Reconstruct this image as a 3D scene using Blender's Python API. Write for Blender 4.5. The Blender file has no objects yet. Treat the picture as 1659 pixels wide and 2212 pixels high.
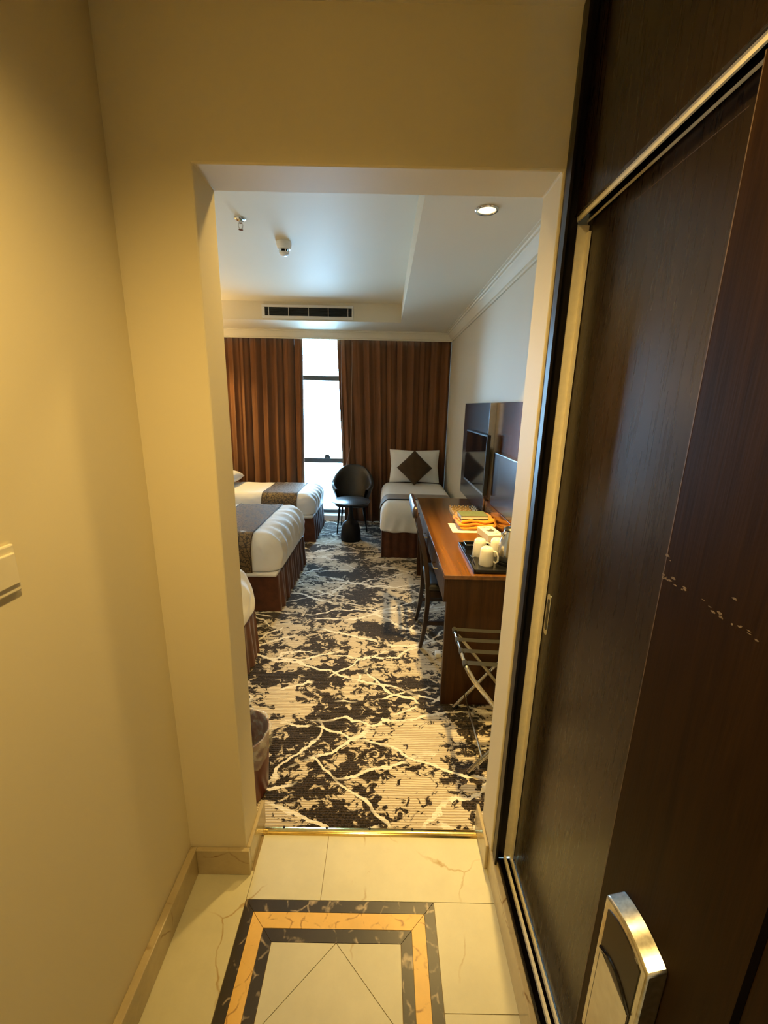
import bpy, math, random
from mathutils import Vector, Matrix, noise as mnoise

PI = math.pi
scene = bpy.context.scene
COL = scene.collection
random.seed(7)

# ------------------------------------------------------------------ camera
pitch, roll, yaw = math.radians(14.21), math.radians(1.152), math.radians(0.148)
fwd = Vector((math.sin(yaw) * math.cos(pitch), math.cos(yaw) * math.cos(pitch), -math.sin(pitch)))
rt = Vector((math.cos(yaw), -math.sin(yaw), 0))
up = rt.cross(fwd)
rt2 = rt * math.cos(roll) + up * math.sin(roll)
up2 = -rt * math.sin(roll) + up * math.cos(roll)
cam_data = bpy.data.cameras.new('camera')
cam_data.sensor_fit = 'HORIZONTAL'
cam_data.sensor_width = 36.0
cam_data.lens = 36.0 * 902.5 / 1659.0
cam_data.clip_start = 0.02
cam = bpy.data.objects.new('camera', cam_data)
COL.objects.link(cam)
M = Matrix((rt2, up2, -fwd)).transposed().to_4x4()
M.translation = Vector((0, 0, 1.6))
cam.matrix_world = M
scene.camera = cam

# ------------------------------------------------------------------ world, exposure, light helpers
world = bpy.data.worlds.new('world')
scene.world = world
world.use_nodes = True
bgn = world.node_tree.nodes['Background']
bgn.inputs[0].default_value = (0.40, 0.70, 1.0, 1)
bgn.inputs[1].default_value = 41.0
scene.view_settings.view_transform = 'Standard'
scene.view_settings.look = 'None'
scene.view_settings.gamma = 1.0
scene.view_settings.exposure = 0.0
scene.view_settings.use_curve_mapping = False
try:
    scene.cycles.use_denoising = True
    scene.cycles.max_bounces = 7
    scene.cycles.diffuse_bounces = 4
    scene.cycles.glossy_bounces = 3
    scene.cycles.adaptive_threshold = 0.035
    scene.cycles.sample_clamp_indirect = 8.0
    scene.cycles.caustics_reflective = False
    scene.cycles.caustics_refractive = False
except Exception:
    pass

WARM = (1.0, 0.66, 0.21)
CORRIDOR_W, ROOM_SPOT_W, WALL_FILL_W = 73.0, 310.0, 100.0

def portal(loc, sx, sz):
    d = bpy.data.lights.new('window_portal', 'AREA')
    d.shape = 'RECTANGLE'; d.size = sx; d.size_y = sz
    d.cycles.is_portal = True
    o = bpy.data.objects.new('window_portal', d)
    o.location = loc; o.rotation_euler = (PI / 2, 0, PI)
    COL.objects.link(o)
portal((-0.9, 6.06, 1.25), 3.8, 2.5)

# ------------------------------------------------------------------ mesh helpers
class G:
    """collects vertices and faces"""
    def __init__(s): s.v = []; s.f = []
    def add(s, vs, fs):
        n = len(s.v); s.v += [tuple(p) for p in vs]; s.f += [tuple(i + n for i in f) for f in fs]; return s
    def box(s, x0, x1, y0, y1, z0, z1):
        return s.add([(x0,y0,z0),(x1,y0,z0),(x1,y1,z0),(x0,y1,z0),(x0,y0,z1),(x1,y0,z1),(x1,y1,z1),(x0,y1,z1)],
                     [(3,2,1,0),(4,5,6,7),(0,1,5,4),(1,2,6,5),(2,3,7,6),(3,0,4,7)])
    def prism(s, poly, z0, z1):
        n = len(poly)
        if sum(poly[i][0]*poly[(i+1)%n][1]-poly[(i+1)%n][0]*poly[i][1] for i in range(n)) < 0: poly = poly[::-1]
        vs = [(p[0],p[1],z0) for p in poly] + [(p[0],p[1],z1) for p in poly]
        fs = [tuple(range(n))[::-1], tuple(range(n, 2*n))] + [(i,(i+1)%n,n+(i+1)%n,n+i) for i in range(n)]
        return s.add(vs, fs)
    def extrude(s, sect, a, b, axis):
        """cross-section (list of 2d points in the two other axes) from a to b along an axis"""
        def P(t, p):
            return {'x': (t,p[0],p[1]), 'y': (p[0],t,p[1]), 'z': (p[0],p[1],t)}[axis]
        n = len(sect)
        vs = [P(a,p) for p in sect] + [P(b,p) for p in sect]
        fs = [tuple(range(n)), tuple(range(2*n-1, n-1, -1))] + [(i, n+i, n+(i+1)%n, (i+1)%n) for i in range(n)]
        return s.add(vs, fs)
    def tube(s, pts, r, n=10, closed=False, r2=None):
        pts = [Vector(p) for p in pts]; m = len(pts)
        rs = r if isinstance(r, (list, tuple)) else [r]*m
        T = []
        for i in range(m):
            a = pts[(i-1) % m] if (closed or i > 0) else pts[0]
            b = pts[(i+1) % m] if (closed or i < m-1) else pts[-1]
            T.append((b-a).normalized())
        ref = Vector((0,0,1)) if abs(T[0].z) < 0.9 else Vector((1,0,0))
        N = (ref - T[0]*ref.dot(T[0])).normalized()
        vs = []
        for i in range(m):
            N = (N - T[i]*N.dot(T[i])).normalized(); B = T[i].cross(N)
            for k in range(n):
                a = 2*PI*k/n
                vs.append(pts[i] + N*(math.cos(a)*rs[i]) + B*(math.sin(a)*(r2 or rs[i])))
        fs = []
        for i in range(m if closed else m-1):
            j = (i+1) % m
            for k in range(n):
                fs.append((i*n+k, i*n+(k+1)%n, j*n+(k+1)%n, j*n+k))
        if not closed:
            fs.append(tuple(range(n))[::-1]); fs.append(tuple(range((m-1)*n, m*n)))
        return s.add(vs, fs)
    def lathe(s, prof, c=(0,0,0), n=32, axis='z'):
        """profile of (radius, height), closed with caps where radius > 0"""
        vs = []; m = len(prof)
        for r, h in prof:
            for k in range(n):
                a = 2*PI*k/n; x, y = r*math.cos(a), r*math.sin(a)
                vs.append({'z': (c[0]+x,c[1]+y,c[2]+h), 'y': (c[0]+x,c[1]+h,c[2]-y), 'x': (c[0]+h,c[1]+x,c[2]+y)}[axis])
        fs = []
        for i in range(m-1):
            for k in range(n):
                fs.append((i*n+k, i*n+(k+1)%n, (i+1)*n+(k+1)%n, (i+1)*n+k))
        if prof[0][0] > 1e-6: fs.append(tuple(range(n))[::-1])
        if prof[-1][0] > 1e-6: fs.append(tuple(range((m-1)*n, m*n)))
        return s.add(vs, fs)
    def grid(s, fn, nu, nv, closed_u=False):
        base = [fn(i/(nu if closed_u else nu-1), j/(nv-1)) for i in range(nu) for j in range(nv)]
        fs = []
        for i in range(nu if closed_u else nu-1):
            for j in range(nv-1):
                a, b = i, (i+1) % nu
                fs.append((a*nv+j, b*nv+j, b*nv+j+1, a*nv+j+1))
        return s.add(base, fs)
    def rbox(s, x0, x1, y0, y1, z0, z1, r, n=(12,12,8), disp=None):
        """rounded box with an even grid, r = (rx, ry, rz_low, rz_high) or a number"""
        if not isinstance(r, tuple): r = (r, r, r, r)
        c = Vector(((x0+x1)/2, (y0+y1)/2, (z0+z1)/2)); h = Vector(((x1-x0)/2, (y1-y0)/2, (z1-z0)/2))
        idx = {}; vs = []
        def vert(i, j, k):
            key = (i, j, k)
            if key in idx: return idx[key]
            def sm(t): return math.sin(t*PI/2)
            q = [2*i/n[0]-1, 2*j/n[1]-1, 2*k/n[2]-1]
            # denser rows near the edges
            q = [math.copysign(abs(t)**0.75, t) for t in q]
            p = Vector((q[0]*h.x, q[1]*h.y, q[2]*h.z))
            rz = r[2] if p.z < 0 else r[3]
            R = Vector((min(r[0], h.x), min(r[1], h.y), min(rz, h.z)))
            inn = Vector([max(-(h[a]-R[a]), min(h[a]-R[a], p[a])) for a in range(3)])
            d = Vector([(p[a]-inn[a])/max(R[a], 1e-6) for a in range(3)])
            if d.length > 1e-6:
                L = max(abs(d.x), abs(d.y), abs(d.z))
                d = d.normalized()*L
            out = Vector([inn[a] + d[a]*R[a] for a in range(3)]) + c
            if disp: out = Vector(disp(out))
            idx[key] = len(vs); vs.append(out); return idx[key]
        fs = []
        nx, ny, nz = n
        for i in range(nx):
            for j in range(ny):
                fs.append((vert(i,j,0), vert(i,j+1,0), vert(i+1,j+1,0), vert(i+1,j,0)))
                fs.append((vert(i,j,nz), vert(i+1,j,nz), vert(i+1,j+1,nz), vert(i,j+1,nz)))
        for i in range(nx):
            for k in range(nz):
                fs.append((vert(i,0,k), vert(i+1,0,k), vert(i+1,0,k+1), vert(i,0,k+1)))
                fs.append((vert(i,ny,k), vert(i,ny,k+1), vert(i+1,ny,k+1), vert(i+1,ny,k)))
        for j in range(ny):
            for k in range(nz):
                fs.append((vert(0,j,k), vert(0,j,k+1), vert(0,j+1,k+1), vert(0,j+1,k)))
                fs.append((vert(nx,j,k), vert(nx,j+1,k), vert(nx,j+1,k+1), vert(nx,j,k+1)))
        return s.add(vs, fs)

def wloc(o):
    v = Vector((0,0,0))
    while o is not None:
        v += o.location; o = o.parent
    return v

def obj(name, g, mat, parent=None, smooth=False, bevel=0.0, local=False, kind=None, label=None, angle=40):
    me = bpy.data.meshes.new(name)
    vs = g.v
    if parent is not None and not local:
        o0 = wloc(parent); vs = [(p[0]-o0.x, p[1]-o0.y, p[2]-o0.z) for p in vs]
    me.from_pydata([tuple(p) for p in vs], [], g.f)
    me.validate(); me.update()
    me.materials.append(mat)
    o = bpy.data.objects.new(name, me)
    COL.objects.link(o)
    if parent is not None: o.parent = parent
    if smooth:
        for p in me.polygons: p.use_smooth = True
        try: me.set_sharp_from_angle(angle=math.radians(angle))
        except Exception: pass
    if bevel:
        b = o.modifiers.new('bevel', 'BEVEL'); b.width = bevel; b.segments = 2; b.limit_method = 'ANGLE'
        b.angle_limit = math.radians(35)
    if kind: o['kind'] = kind
    if label: o['label'] = label
    return o

def thing(name, label, cat, loc=(0,0,0), rotz=0.0, group=None, kind=None):
    o = bpy.data.objects.new(name, None)
    o.empty_display_size = 0.05
    COL.objects.link(o); o.location = loc; o.rotation_euler = (0,0,rotz)
    o['label'] = label
    if cat: o['category'] = cat
    if group: o['group'] = group
    if kind: o['kind'] = kind
    return o

def tag(o, label, cat=None, group=None, kind=None):
    o['label'] = label
    if cat: o['category'] = cat
    if group: o['group'] = group
    if kind: o['kind'] = kind
    return o

def B(x0,x1,y0,y1,z0,z1): return G().box(x0,x1,y0,y1,z0,z1)

# ------------------------------------------------------------------ materials
class NT:
    def __init__(s, name):
        s.m = bpy.data.materials.new(name); s.m.use_nodes = True
        s.t = s.m.node_tree; s.n = s.t.nodes; s.l = s.t.links
        s.b = s.n['Principled BSDF']; s.tc = s.n.new('ShaderNodeTexCoord')
    def node(s, typ, **kw):
        o = s.n.new(typ)
        for k, v in kw.items(): setattr(o, k, v)
        return o
    def link(s, a, b): s.l.new(a, b)
    def mapping(s, scale=(1,1,1), rot=(0,0,0), src=None, loc=(0,0,0)):
        m = s.node('ShaderNodeMapping'); m.inputs['Scale'].default_value = scale; m.inputs['Rotation'].default_value = rot
        m.inputs['Location'].default_value = loc
        s.link(src or s.tc.outputs['Object'], m.inputs['Vector']); return m.outputs['Vector']
    def noise(s, vec, scale, detail=4, rough=0.55, dist=0.0):
        n = s.node('ShaderNodeTexNoise'); n.inputs['Scale'].default_value = scale; n.inputs['Detail'].default_value = detail
        n.inputs['Roughness'].default_value = rough; n.inputs['Distortion'].default_value = dist
        s.link(vec, n.inputs['Vector']); return n.outputs['Fac']
    def voronoi(s, vec, scale, feature='DISTANCE_TO_EDGE'):
        n = s.node('ShaderNodeTexVoronoi'); n.feature = feature; n.inputs['Scale'].default_value = scale
        s.link(vec, n.inputs['Vector']); return n.outputs['Distance']
    def ramp(s, fac, stops, interp='LINEAR'):
        r = s.node('ShaderNodeValToRGB'); r.color_ramp.interpolation = interp
        e = r.color_ramp.elements
        while len(e) < len(stops): e.new(0.5)
        for i, (p, c) in enumerate(stops):
            e[i].position = p; e[i].color = (c[0], c[1], c[2], 1) if isinstance(c, tuple) else (c, c, c, 1)
        s.link(fac, r.inputs['Fac']); return r.outputs['Color']
    def mix(s, fac, a, b, mode='MIX'):
        m = s.node('ShaderNodeMix'); m.data_type = 'RGBA'; m.blend_type = mode
        for v, sock in ((fac, m.inputs[0]), (a, m.inputs[6]), (b, m.inputs[7])):
            if hasattr(v, 'is_output'): s.link(v, sock)
            elif isinstance(v, tuple): sock.default_value = (v[0], v[1], v[2], 1)
            else: sock.default_value = v
        return m.outputs[2]
    def math(s, op, a, b=0.0, c=None):
        m = s.node('ShaderNodeMath'); m.operation = op
        for i, v in enumerate((a, b) if c is None else (a, b, c)):
            if hasattr(v, 'is_output'): s.link(v, m.inputs[i])
            else: m.inputs[i].default_value = v
        return m.outputs[0]
    def color(s, v):
        if hasattr(v, 'is_output'): s.link(v, s.b.inputs['Base Color'])
        else: s.b.inputs['Base Color'].default_value = (v[0], v[1], v[2], 1)
    def rough(s, v):
        if hasattr(v, 'is_output'): s.link(v, s.b.inputs['Roughness'])
        else: s.b.inputs['Roughness'].default_value = v
    def bump(s, h, strength=0.2, dist=0.01):
        b = s.node('ShaderNodeBump'); b.inputs['Strength'].default_value = strength; b.inputs['Distance'].default_value = dist
        s.link(h, b.inputs['Height']); s.link(b.outputs['Normal'], s.b.inputs['Normal'])
    def set(s, **kw):
        names = dict(metal='Metallic', coat='Coat Weight', coatr='Coat Roughness', sheen='Sheen Weight', spec='Specular IOR Level', sheenr='Sheen Roughness',
                     trans='Transmission Weight', alpha='Alpha', ior='IOR', sub='Subsurface Weight')
        for k, v in kw.items(): s.b.inputs[names[k]].default_value = v
        return s

def plain(name, col, rough=0.5, var=0.08, scale=30, bump=0.0, bscale=200, **kw):
    t = NT(name); v = t.tc.outputs['Object']
    n = t.noise(v, scale, 3)
    a = tuple(max(0, c*(1-var)) for c in col); b = tuple(min(1, c*(1+var)) for c in col)
    t.color(t.ramp(n, [(0.3, a), (0.7, b)])); t.rough(rough)
    if bump: t.bump(t.noise(v, bscale, 2), bump, 0.002)
    t.set(**kw); return t.m

def wood(name, dark, light, axis=(1,12,12), scale=3.0, rough=0.35, spec=0.5, coat=0.0, coatr=0.2, bump=0.05, var=0.4):
    t = NT(name); v = t.mapping(axis)
    n1 = t.noise(v, scale, 6, 0.6, 0.6); n2 = t.noise(v, scale*6, 3, 0.5)
    f = t.math('ADD', t.math('MULTIPLY', n1, 1-var), t.math('MULTIPLY', n2, var))
    t.color(t.ramp(f, [(0.36, dark), (0.50, tuple((a+b)/2 for a, b in zip(dark, light))), (0.64, light)]))
    t.rough(t.ramp(n2, [(0.3, rough*0.94), (0.7, rough*1.06)]))
    if bump: t.bump(n2, bump, 0.002)
    t.set(spec=spec, coat=coat, coatr=coatr); return t.m

def wall_paint(name, col, bump=0.06, spec=0.3):
    t = NT(name); v = t.tc.outputs['Object']
    n = t.noise(v, 1.3, 3); n2 = t.noise(v, 90, 3)
    t.color(t.ramp(n, [(0.3, tuple(c*0.97 for c in col)), (0.7, col)])); t.rough(0.55)
    t.bump(n2, bump, 0.002); t.set(spec=spec); return t.m

def marble(name, base, vein, dark, vscale=3.0, width=0.02, rough=0.12, cloud=0.12, fine=None):
    t = NT(name); v0 = t.tc.outputs['Object']
    nv = t.node('ShaderNodeTexNoise'); nv.inputs['Scale'].default_value = 4.0; nv.inputs['Detail'].default_value = 5
    t.link(v0, nv.inputs['Vector'])
    wv = t.node('ShaderNodeVectorMath'); wv.operation = 'MULTIPLY_ADD'
    wv.inputs[1].default_value = (0.18, 0.18, 0.18)
    t.link(nv.outputs['Color'], wv.inputs[0]); t.link(v0, wv.inputs[2])
    w = wv.outputs[0]
    e = t.voronoi(w, vscale)
    vm = t.ramp(e, [(0.0, 1.0), (width, 0.0)])
    brk = t.ramp(t.noise(v0, vscale*1.7, 3), [(0.48, 0.0), (0.60, 1.0)])
    vmask = t.math('MULTIPLY', vm, brk)
    c1 = t.noise(v0, 6, 6, 0.65)
    lo = tuple(c*(1-cloud) for c in base)
    colr = t.ramp(c1, [(0.3, lo), (0.65, base)])
    colr = t.mix(vmask, colr, vein)
    sp = t.ramp(t.noise(v0, 28, 5, 0.7), [(0.66, 0.0), (0.74, 1.0)])
    colr = t.mix(t.math('MULTIPLY', sp, 0.45), colr, dark)
    t.color(colr); t.rough(rough); t.set(spec=0.5); return t.m

MT = {}
MT['wall'] = wall_paint('cream_wall_paint', (0.74, 0.665, 0.47))
MT['room_wall'] = wall_paint('room_wallpaper', (0.655, 0.60, 0.475))
MT['ceil'] = wall_paint('white_ceiling_paint', (0.70, 0.65, 0.52), 0.03, 0.08)
MT['marble'] = marble('cream_marble', (0.64, 0.60, 0.41), (0.40, 0.27, 0.10), (0.50, 0.36, 0.16), 2.2, 0.008, 0.42)
MT['skirt'] = marble('beige_marble_skirting', (0.54, 0.44, 0.26), (0.22, 0.13, 0.05), (0.32, 0.22, 0.10), 7.0, 0.025, 0.2, 0.25)
MT['dark_marble'] = marble('dark_brown_marble', (0.030, 0.020, 0.012), (0.40, 0.31, 0.20), (0.13, 0.085, 0.045), 13.0, 0.05, 0.38, 0.5)
MT['gold_marble'] = marble('golden_marble', (0.86, 0.52, 0.12), (0.36, 0.17, 0.03), (0.55, 0.27, 0.05), 16.0, 0.045, 0.40, 0.2)
MT['grout'] = plain('grout', (0.30, 0.22, 0.11), 0.9)
MT['closet'] = wood('dark_wenge_veneer', (0.013, 0.0068, 0.0030), (0.021, 0.0112, 0.0052), (16, 16, 0.8), 1.6, 0.28, 0.34, 0.0, 0.25, 0.0, 0.12)
MT['closet_frame'] = wood('dark_lacquered_frame', (0.008, 0.005, 0.003), (0.014, 0.009, 0.006), (16, 16, 0.8), 2.5, 0.25, 0.5, 0.3, 0.15, 0.02)
MT['post'] = wood('glossy_dark_post', (0.006, 0.004, 0.003), (0.010, 0.007, 0.005), (16, 16, 0.8), 2.5, 0.40, 0.30, 0.0, 0.15, 0.0)
MT['door'] = wood('dark_walnut_door', (0.011, 0.0048, 0.0008), (0.022, 0.0098, 0.0018), (14, 14, 0.7), 3.0, 0.45, 0.07, 0.0, 0.2, 0.08)
MT['door_edge'] = plain('edge_highlight_and_scratch', (0.075, 0.047, 0.028), 0.5, 0.5, 40)  # paler tone for the door's edge highlight, shared with the closet scratch
MT['scuff'] = plain('pale_scuff', (0.13, 0.095, 0.06), 0.6, 0.3, 200)
MT['alu'] = plain('brushed_champagne_aluminium', (0.90, 0.83, 0.64), 0.45, 0.05, 60, metal=0.08, spec=0.5)
MT['chrome'] = plain('worn_chrome', (0.62, 0.60, 0.55), 0.17, 0.2, 80, metal=1.0)
MT['lock_chrome'] = plain('scratched_lock_chrome', (0.66, 0.64, 0.58), 0.26, 0.25, 120, metal=1.0)
MT['steel'] = plain('brushed_steel', (0.62, 0.60, 0.57), 0.22, 0.08, 60, metal=1.0)
MT['brass'] = plain('polished_brass', (0.83, 0.62, 0.22), 0.16, 0.08, 60, metal=1.0)
MT['black_plastic'] = plain('black_plastic', (0.012, 0.012, 0.012), 0.3, 0.1)
MT['table_top'] = plain('dark_slate_table_top', (0.035, 0.040, 0.045), 0.33, 0.1, spec=0.6)
MT['tray'] = plain('black_lacquer_tray', (0.005, 0.005, 0.005), 0.18, 0.1, spec=0.35)
MT['black_gloss'] = plain('black_gloss', (0.006, 0.006, 0.007), 0.06, 0.1)
MT['black_matte'] = plain('black_matte', (0.007, 0.007, 0.008), 0.55, 0.1, spec=0.2)
MT['white_plastic'] = plain('ivory_plastic', (0.76, 0.70, 0.54), 0.35, 0.02)
MT['white'] = plain('white_plastic', (0.82, 0.82, 0.80), 0.4, 0.02)
MT['dark_gap'] = plain('dark_gap', (0.004, 0.003, 0.003), 0.8, 0.1, spec=0.0)
MT['lock_face'] = plain('bronze_lock_face', (0.014, 0.009, 0.004), 0.30, 0.2, 40, spec=0.22)

def carpet():
    t = NT('patterned_carpet'); v0 = t.tc.outputs['Object']
    # beige ribs along x
    sx = t.node('ShaderNodeSeparateXYZ'); t.link(v0, sx.inputs[0])
    wob = t.noise(t.mapping((3, 12, 1)), 4.0, 2)
    rib = t.math('SINE', t.math('ADD', t.math('MULTIPLY', sx.outputs['Y'], 2*PI/0.0115), t.math('MULTIPLY', wob, 5.0)))
    rib01 = t.math('MULTIPLY_ADD', rib, 0.5, 0.5)
    base = t.mix(rib01, (0.38, 0.31, 0.21), (0.72, 0.63, 0.48))
    mott = t.noise(v0, 60, 3)
    base = t.mix(t.math('MULTIPLY', mott, 0.25), base, (0.22, 0.17, 0.11))
    # dark blotches with ragged edges
    big = t.noise(t.mapping((1.0, 1.5, 1), loc=(0.4, 0.3, 0)), 2.6, 3, 0.5, 0.3)
    mid = t.noise(t.mapping((1.0, 1.2, 1)), 19.0, 7, 0.66, 0.8)
    dm = t.math('ADD', t.math('MULTIPLY', big, 0.75), t.math('MULTIPLY', mid, 0.85))
    dmask = t.ramp(dm, [(0.772, 0.0), (0.790, 1.0)])
    fleck = t.noise(v0, 160, 3)
    dcol = t.mix(t.ramp(fleck, [(0.4, 0.0), (0.65, 1.0)]), (0.010, 0.0072, 0.0045), (0.058, 0.040, 0.024))
    colr = t.mix(dmask, base, dcol)
    # pale veins: wandering lines in several directions, broken up
    wob1 = t.noise(t.mapping((1,1,1)), 2.3, 2); wob2 = t.noise(v0, 13.0, 4, 0.6)
    vein = None
    for i, (ang, freq, w, thr) in enumerate(((14, 2.1, 0.022, 0.47), (-20, 2.3, 0.024, 0.47), (33, 1.9, 0.020, 0.49), (-40, 1.6, 0.017, 0.50), (4, 1.7, 0.019, 0.47), (62, 1.2, 0.013, 0.52))):
        a = math.radians(ang)
        f = t.math('ADD', t.math('MULTIPLY', sx.outputs['X'], -math.sin(a)*freq), t.math('MULTIPLY', sx.outputs['Y'], math.cos(a)*freq))
        f = t.math('ADD', f, t.math('MULTIPLY', wob1, (0.55, -0.5, 0.45, 0.6, -0.6, 0.5)[i]))
        f = t.math('ADD', f, t.math('MULTIPLY_ADD', wob2, (0.11, -0.10, 0.12, 0.09, -0.12, 0.1)[i], 0.17*i))
        d = t.math('ABSOLUTE', t.math('SUBTRACT', t.math('FRACT', f), 0.5))
        wv = t.math('MULTIPLY', t.noise(v0, 40, 3), w*1.6)
        line = t.math('LESS_THAN', d, wv)
        brk = t.ramp(t.noise(t.mapping((1, 1, 1), loc=(3.7*i, 1.9*i, 0)), 2.2, 3), [(thr-0.02, 0.0), (thr+0.02, 1.0)])
        m = t.math('MULTIPLY', line, brk)
        vein = m if vein is None else t.math('MAXIMUM', vein, m)
    vcol = t.mix(t.noise(v0, 90, 2), (0.62, 0.57, 0.47), (0.86, 0.81, 0.70))
    colr = t.mix(vein, colr, vcol)
    t.color(colr); t.rough(0.95); t.set(spec=0.1, sheen=0.15)
    h = t.math('ADD', t.math('MULTIPLY', rib01, 0.5), t.math('MULTIPLY', fleck, 0.6))
    t.bump(h, 0.5, 0.006)
    return t.m
MT['carpet'] = carpet()

def fabric(name, col, rough=0.85, weave=500, var=0.12, sheen=0.2, bump=0.15, **kw):
    t = NT(name); v = t.tc.outputs['Object']
    n = t.noise(v, 14, 4); w = t.noise(v, weave, 2)
    t.color(t.ramp(n, [(0.3, tuple(c*(1-var) for c in col)), (0.7, tuple(min(1, c*(1+var)) for c in col))]))
    t.rough(rough); t.set(sheen=sheen, spec=0.25, **kw); t.bump(w, bump, 0.001); return t.m
MT['linen'] = fabric('white_bed_linen', (0.80, 0.80, 0.79), 0.8, 600, 0.02, 0.1)
MT['velvet'] = fabric('brown_velvet_skirt', (0.082, 0.024, 0.009), 0.6, 300, 0.3, 0.25)
MT['cushion'] = fabric('brown_cushion_cloth', (0.060, 0.032, 0.012), 0.8, 500, 0.1, 0.15)
MT['runner_plain'] = fabric('taupe_bed_runner', (0.19, 0.145, 0.10), 0.6, 400, 0.1, 0.2)
MT['orange_cloth'] = fabric('orange_cloth', (0.78, 0.31, 0.03), 0.8, 300, 0.2, 0.2, 0.3)
MT['leather'] = plain('dark_grey_leather', (0.030, 0.026, 0.022), 0.45, 0.15, 60, 0.1, 300, spec=0.5)
def curtain_mat():
    t = NT('brown_curtain_cloth'); v = t.tc.outputs['Object']
    w = t.noise(t.mapping((90, 90, 900)), 1.0, 2); n = t.noise(v, 2.0, 3)
    t.color(t.ramp(n, [(0.3, (0.135, 0.055, 0.021)), (0.7, (0.18, 0.074, 0.029))])); t.rough(0.8); t.set(spec=0.2, sheen=0.15)
    t.bump(w, 0.15, 0.001); return t.m
MT['curtain'] = curtain_mat()
def damask():
    t = NT('brown_damask_runner'); v = t.tc.outputs['Object']
    nv = t.node('ShaderNodeTexNoise'); nv.inputs['Scale'].default_value = 16; nv.inputs['Detail'].default_value = 1
    t.link(v, nv.inputs['Vector'])
    wv = t.node('ShaderNodeVectorMath'); wv.operation = 'MULTIPLY_ADD'; wv.inputs[1].default_value = (0.06, 0.06, 0.06)
    t.link(nv.outputs['Color'], wv.inputs[0]); t.link(v, wv.inputs[2])
    e = t.voronoi(wv.outputs[0], 36.0)
    m = t.ramp(e, [(0.05, 1.0), (0.12, 0.0)])
    t.color(t.mix(m, (0.175, 0.108, 0.036), (0.020, 0.010, 0.004)))
    t.rough(t.mix(m, (0.32, 0.32, 0.32), (0.7, 0.7, 0.7))); t.set(spec=0.6, sheen=0.2); t.bump(e, 0.3, 0.002); return t.m
MT['damask'] = damask()

MT['desk_top'] = wood('walnut_desk_top', (0.085, 0.030, 0.004), (0.215, 0.086, 0.013), (11, 0.35, 11), 1.3, 0.24, 0.5, 0.25, 0.12, 0.01, 0.12)
MT['desk_side'] = wood('walnut_desk_side', (0.023, 0.0085, 0.0016), (0.060, 0.023, 0.0045), (14, 14, 0.8), 1.6, 0.40, 0.25, 0.0, 0.2, 0.02, 0.3)
MT['panel_wood'] = wood('glossy_walnut_panel', (0.040, 0.014, 0.005), (0.115, 0.040, 0.012), (14, 14, 0.8), 1.6, 0.16, 0.5, 0.4, 0.08, 0.01, 0.3)
MT['tv_wood'] = wood('dark_gloss_panel', (0.020, 0.012, 0.010), (0.042, 0.026, 0.020), (14, 14, 0.8), 1.6, 0.22, 0.5, 0.3, 0.12, 0.01, 0.3)
MT['chair_wood'] = wood('dark_chair_wood', (0.012, 0.006, 0.004), (0.035, 0.016, 0.009), (10, 10, 1), 4.0, 0.3, 0.5, 0.3, 0.15, 0.0)
MT['bin'] = plain('red_brown_bin', (0.13, 0.026, 0.010), 0.35, 0.15, 8)
MT['porcelain'] = plain('cream_porcelain', (0.84, 0.80, 0.68), 0.15, 0.02, 30, spec=0.5)
MT['paper'] = plain('white_paper', (0.86, 0.82, 0.68), 0.7, 0.02)
MT['green_cover'] = plain('green_book_cover', (0.20, 0.23, 0.09), 0.5, 0.15, 60)
MT['pages'] = plain('book_pages', (0.80, 0.75, 0.62), 0.8, 0.05, 200)
MT['strap'] = fabric('black_webbing', (0.013, 0.012, 0.008), 0.75, 300, 0.1, 0.1)
MT['kerb'] = plain('window_kerb_plaster', (0.60, 0.60, 0.58), 0.7, 0.04)
MT['frame_metal'] = plain('dark_grey_window_metal', (0.06, 0.07, 0.075), 0.4, 0.05)
MT['grille'] = plain('white_grille_metal', (0.70, 0.69, 0.66), 0.4, 0.02)
MT['grille_dark'] = plain('grille_dark_void', (0.02, 0.02, 0.022), 0.8, 0.1)
MT['ink'] = plain('grey_printing_ink', (0.16, 0.15, 0.14), 0.7, 0.1)
MT['cord'] = fabric('pale_brown_cord', (0.28, 0.17, 0.11), 0.7)

def weave_mat():
    t = NT('woven_straw'); v = t.tc.outputs['Object']
    n = t.noise(v, 60, 3); t.color(t.ramp(n, [(0.3, (0.34, 0.18, 0.04)), (0.7, (0.80, 0.54, 0.17))])); t.rough(0.7)
    t.bump(t.noise(v, 300, 2), 0.3, 0.001); return t.m
MT['straw'] = weave_mat()

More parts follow.
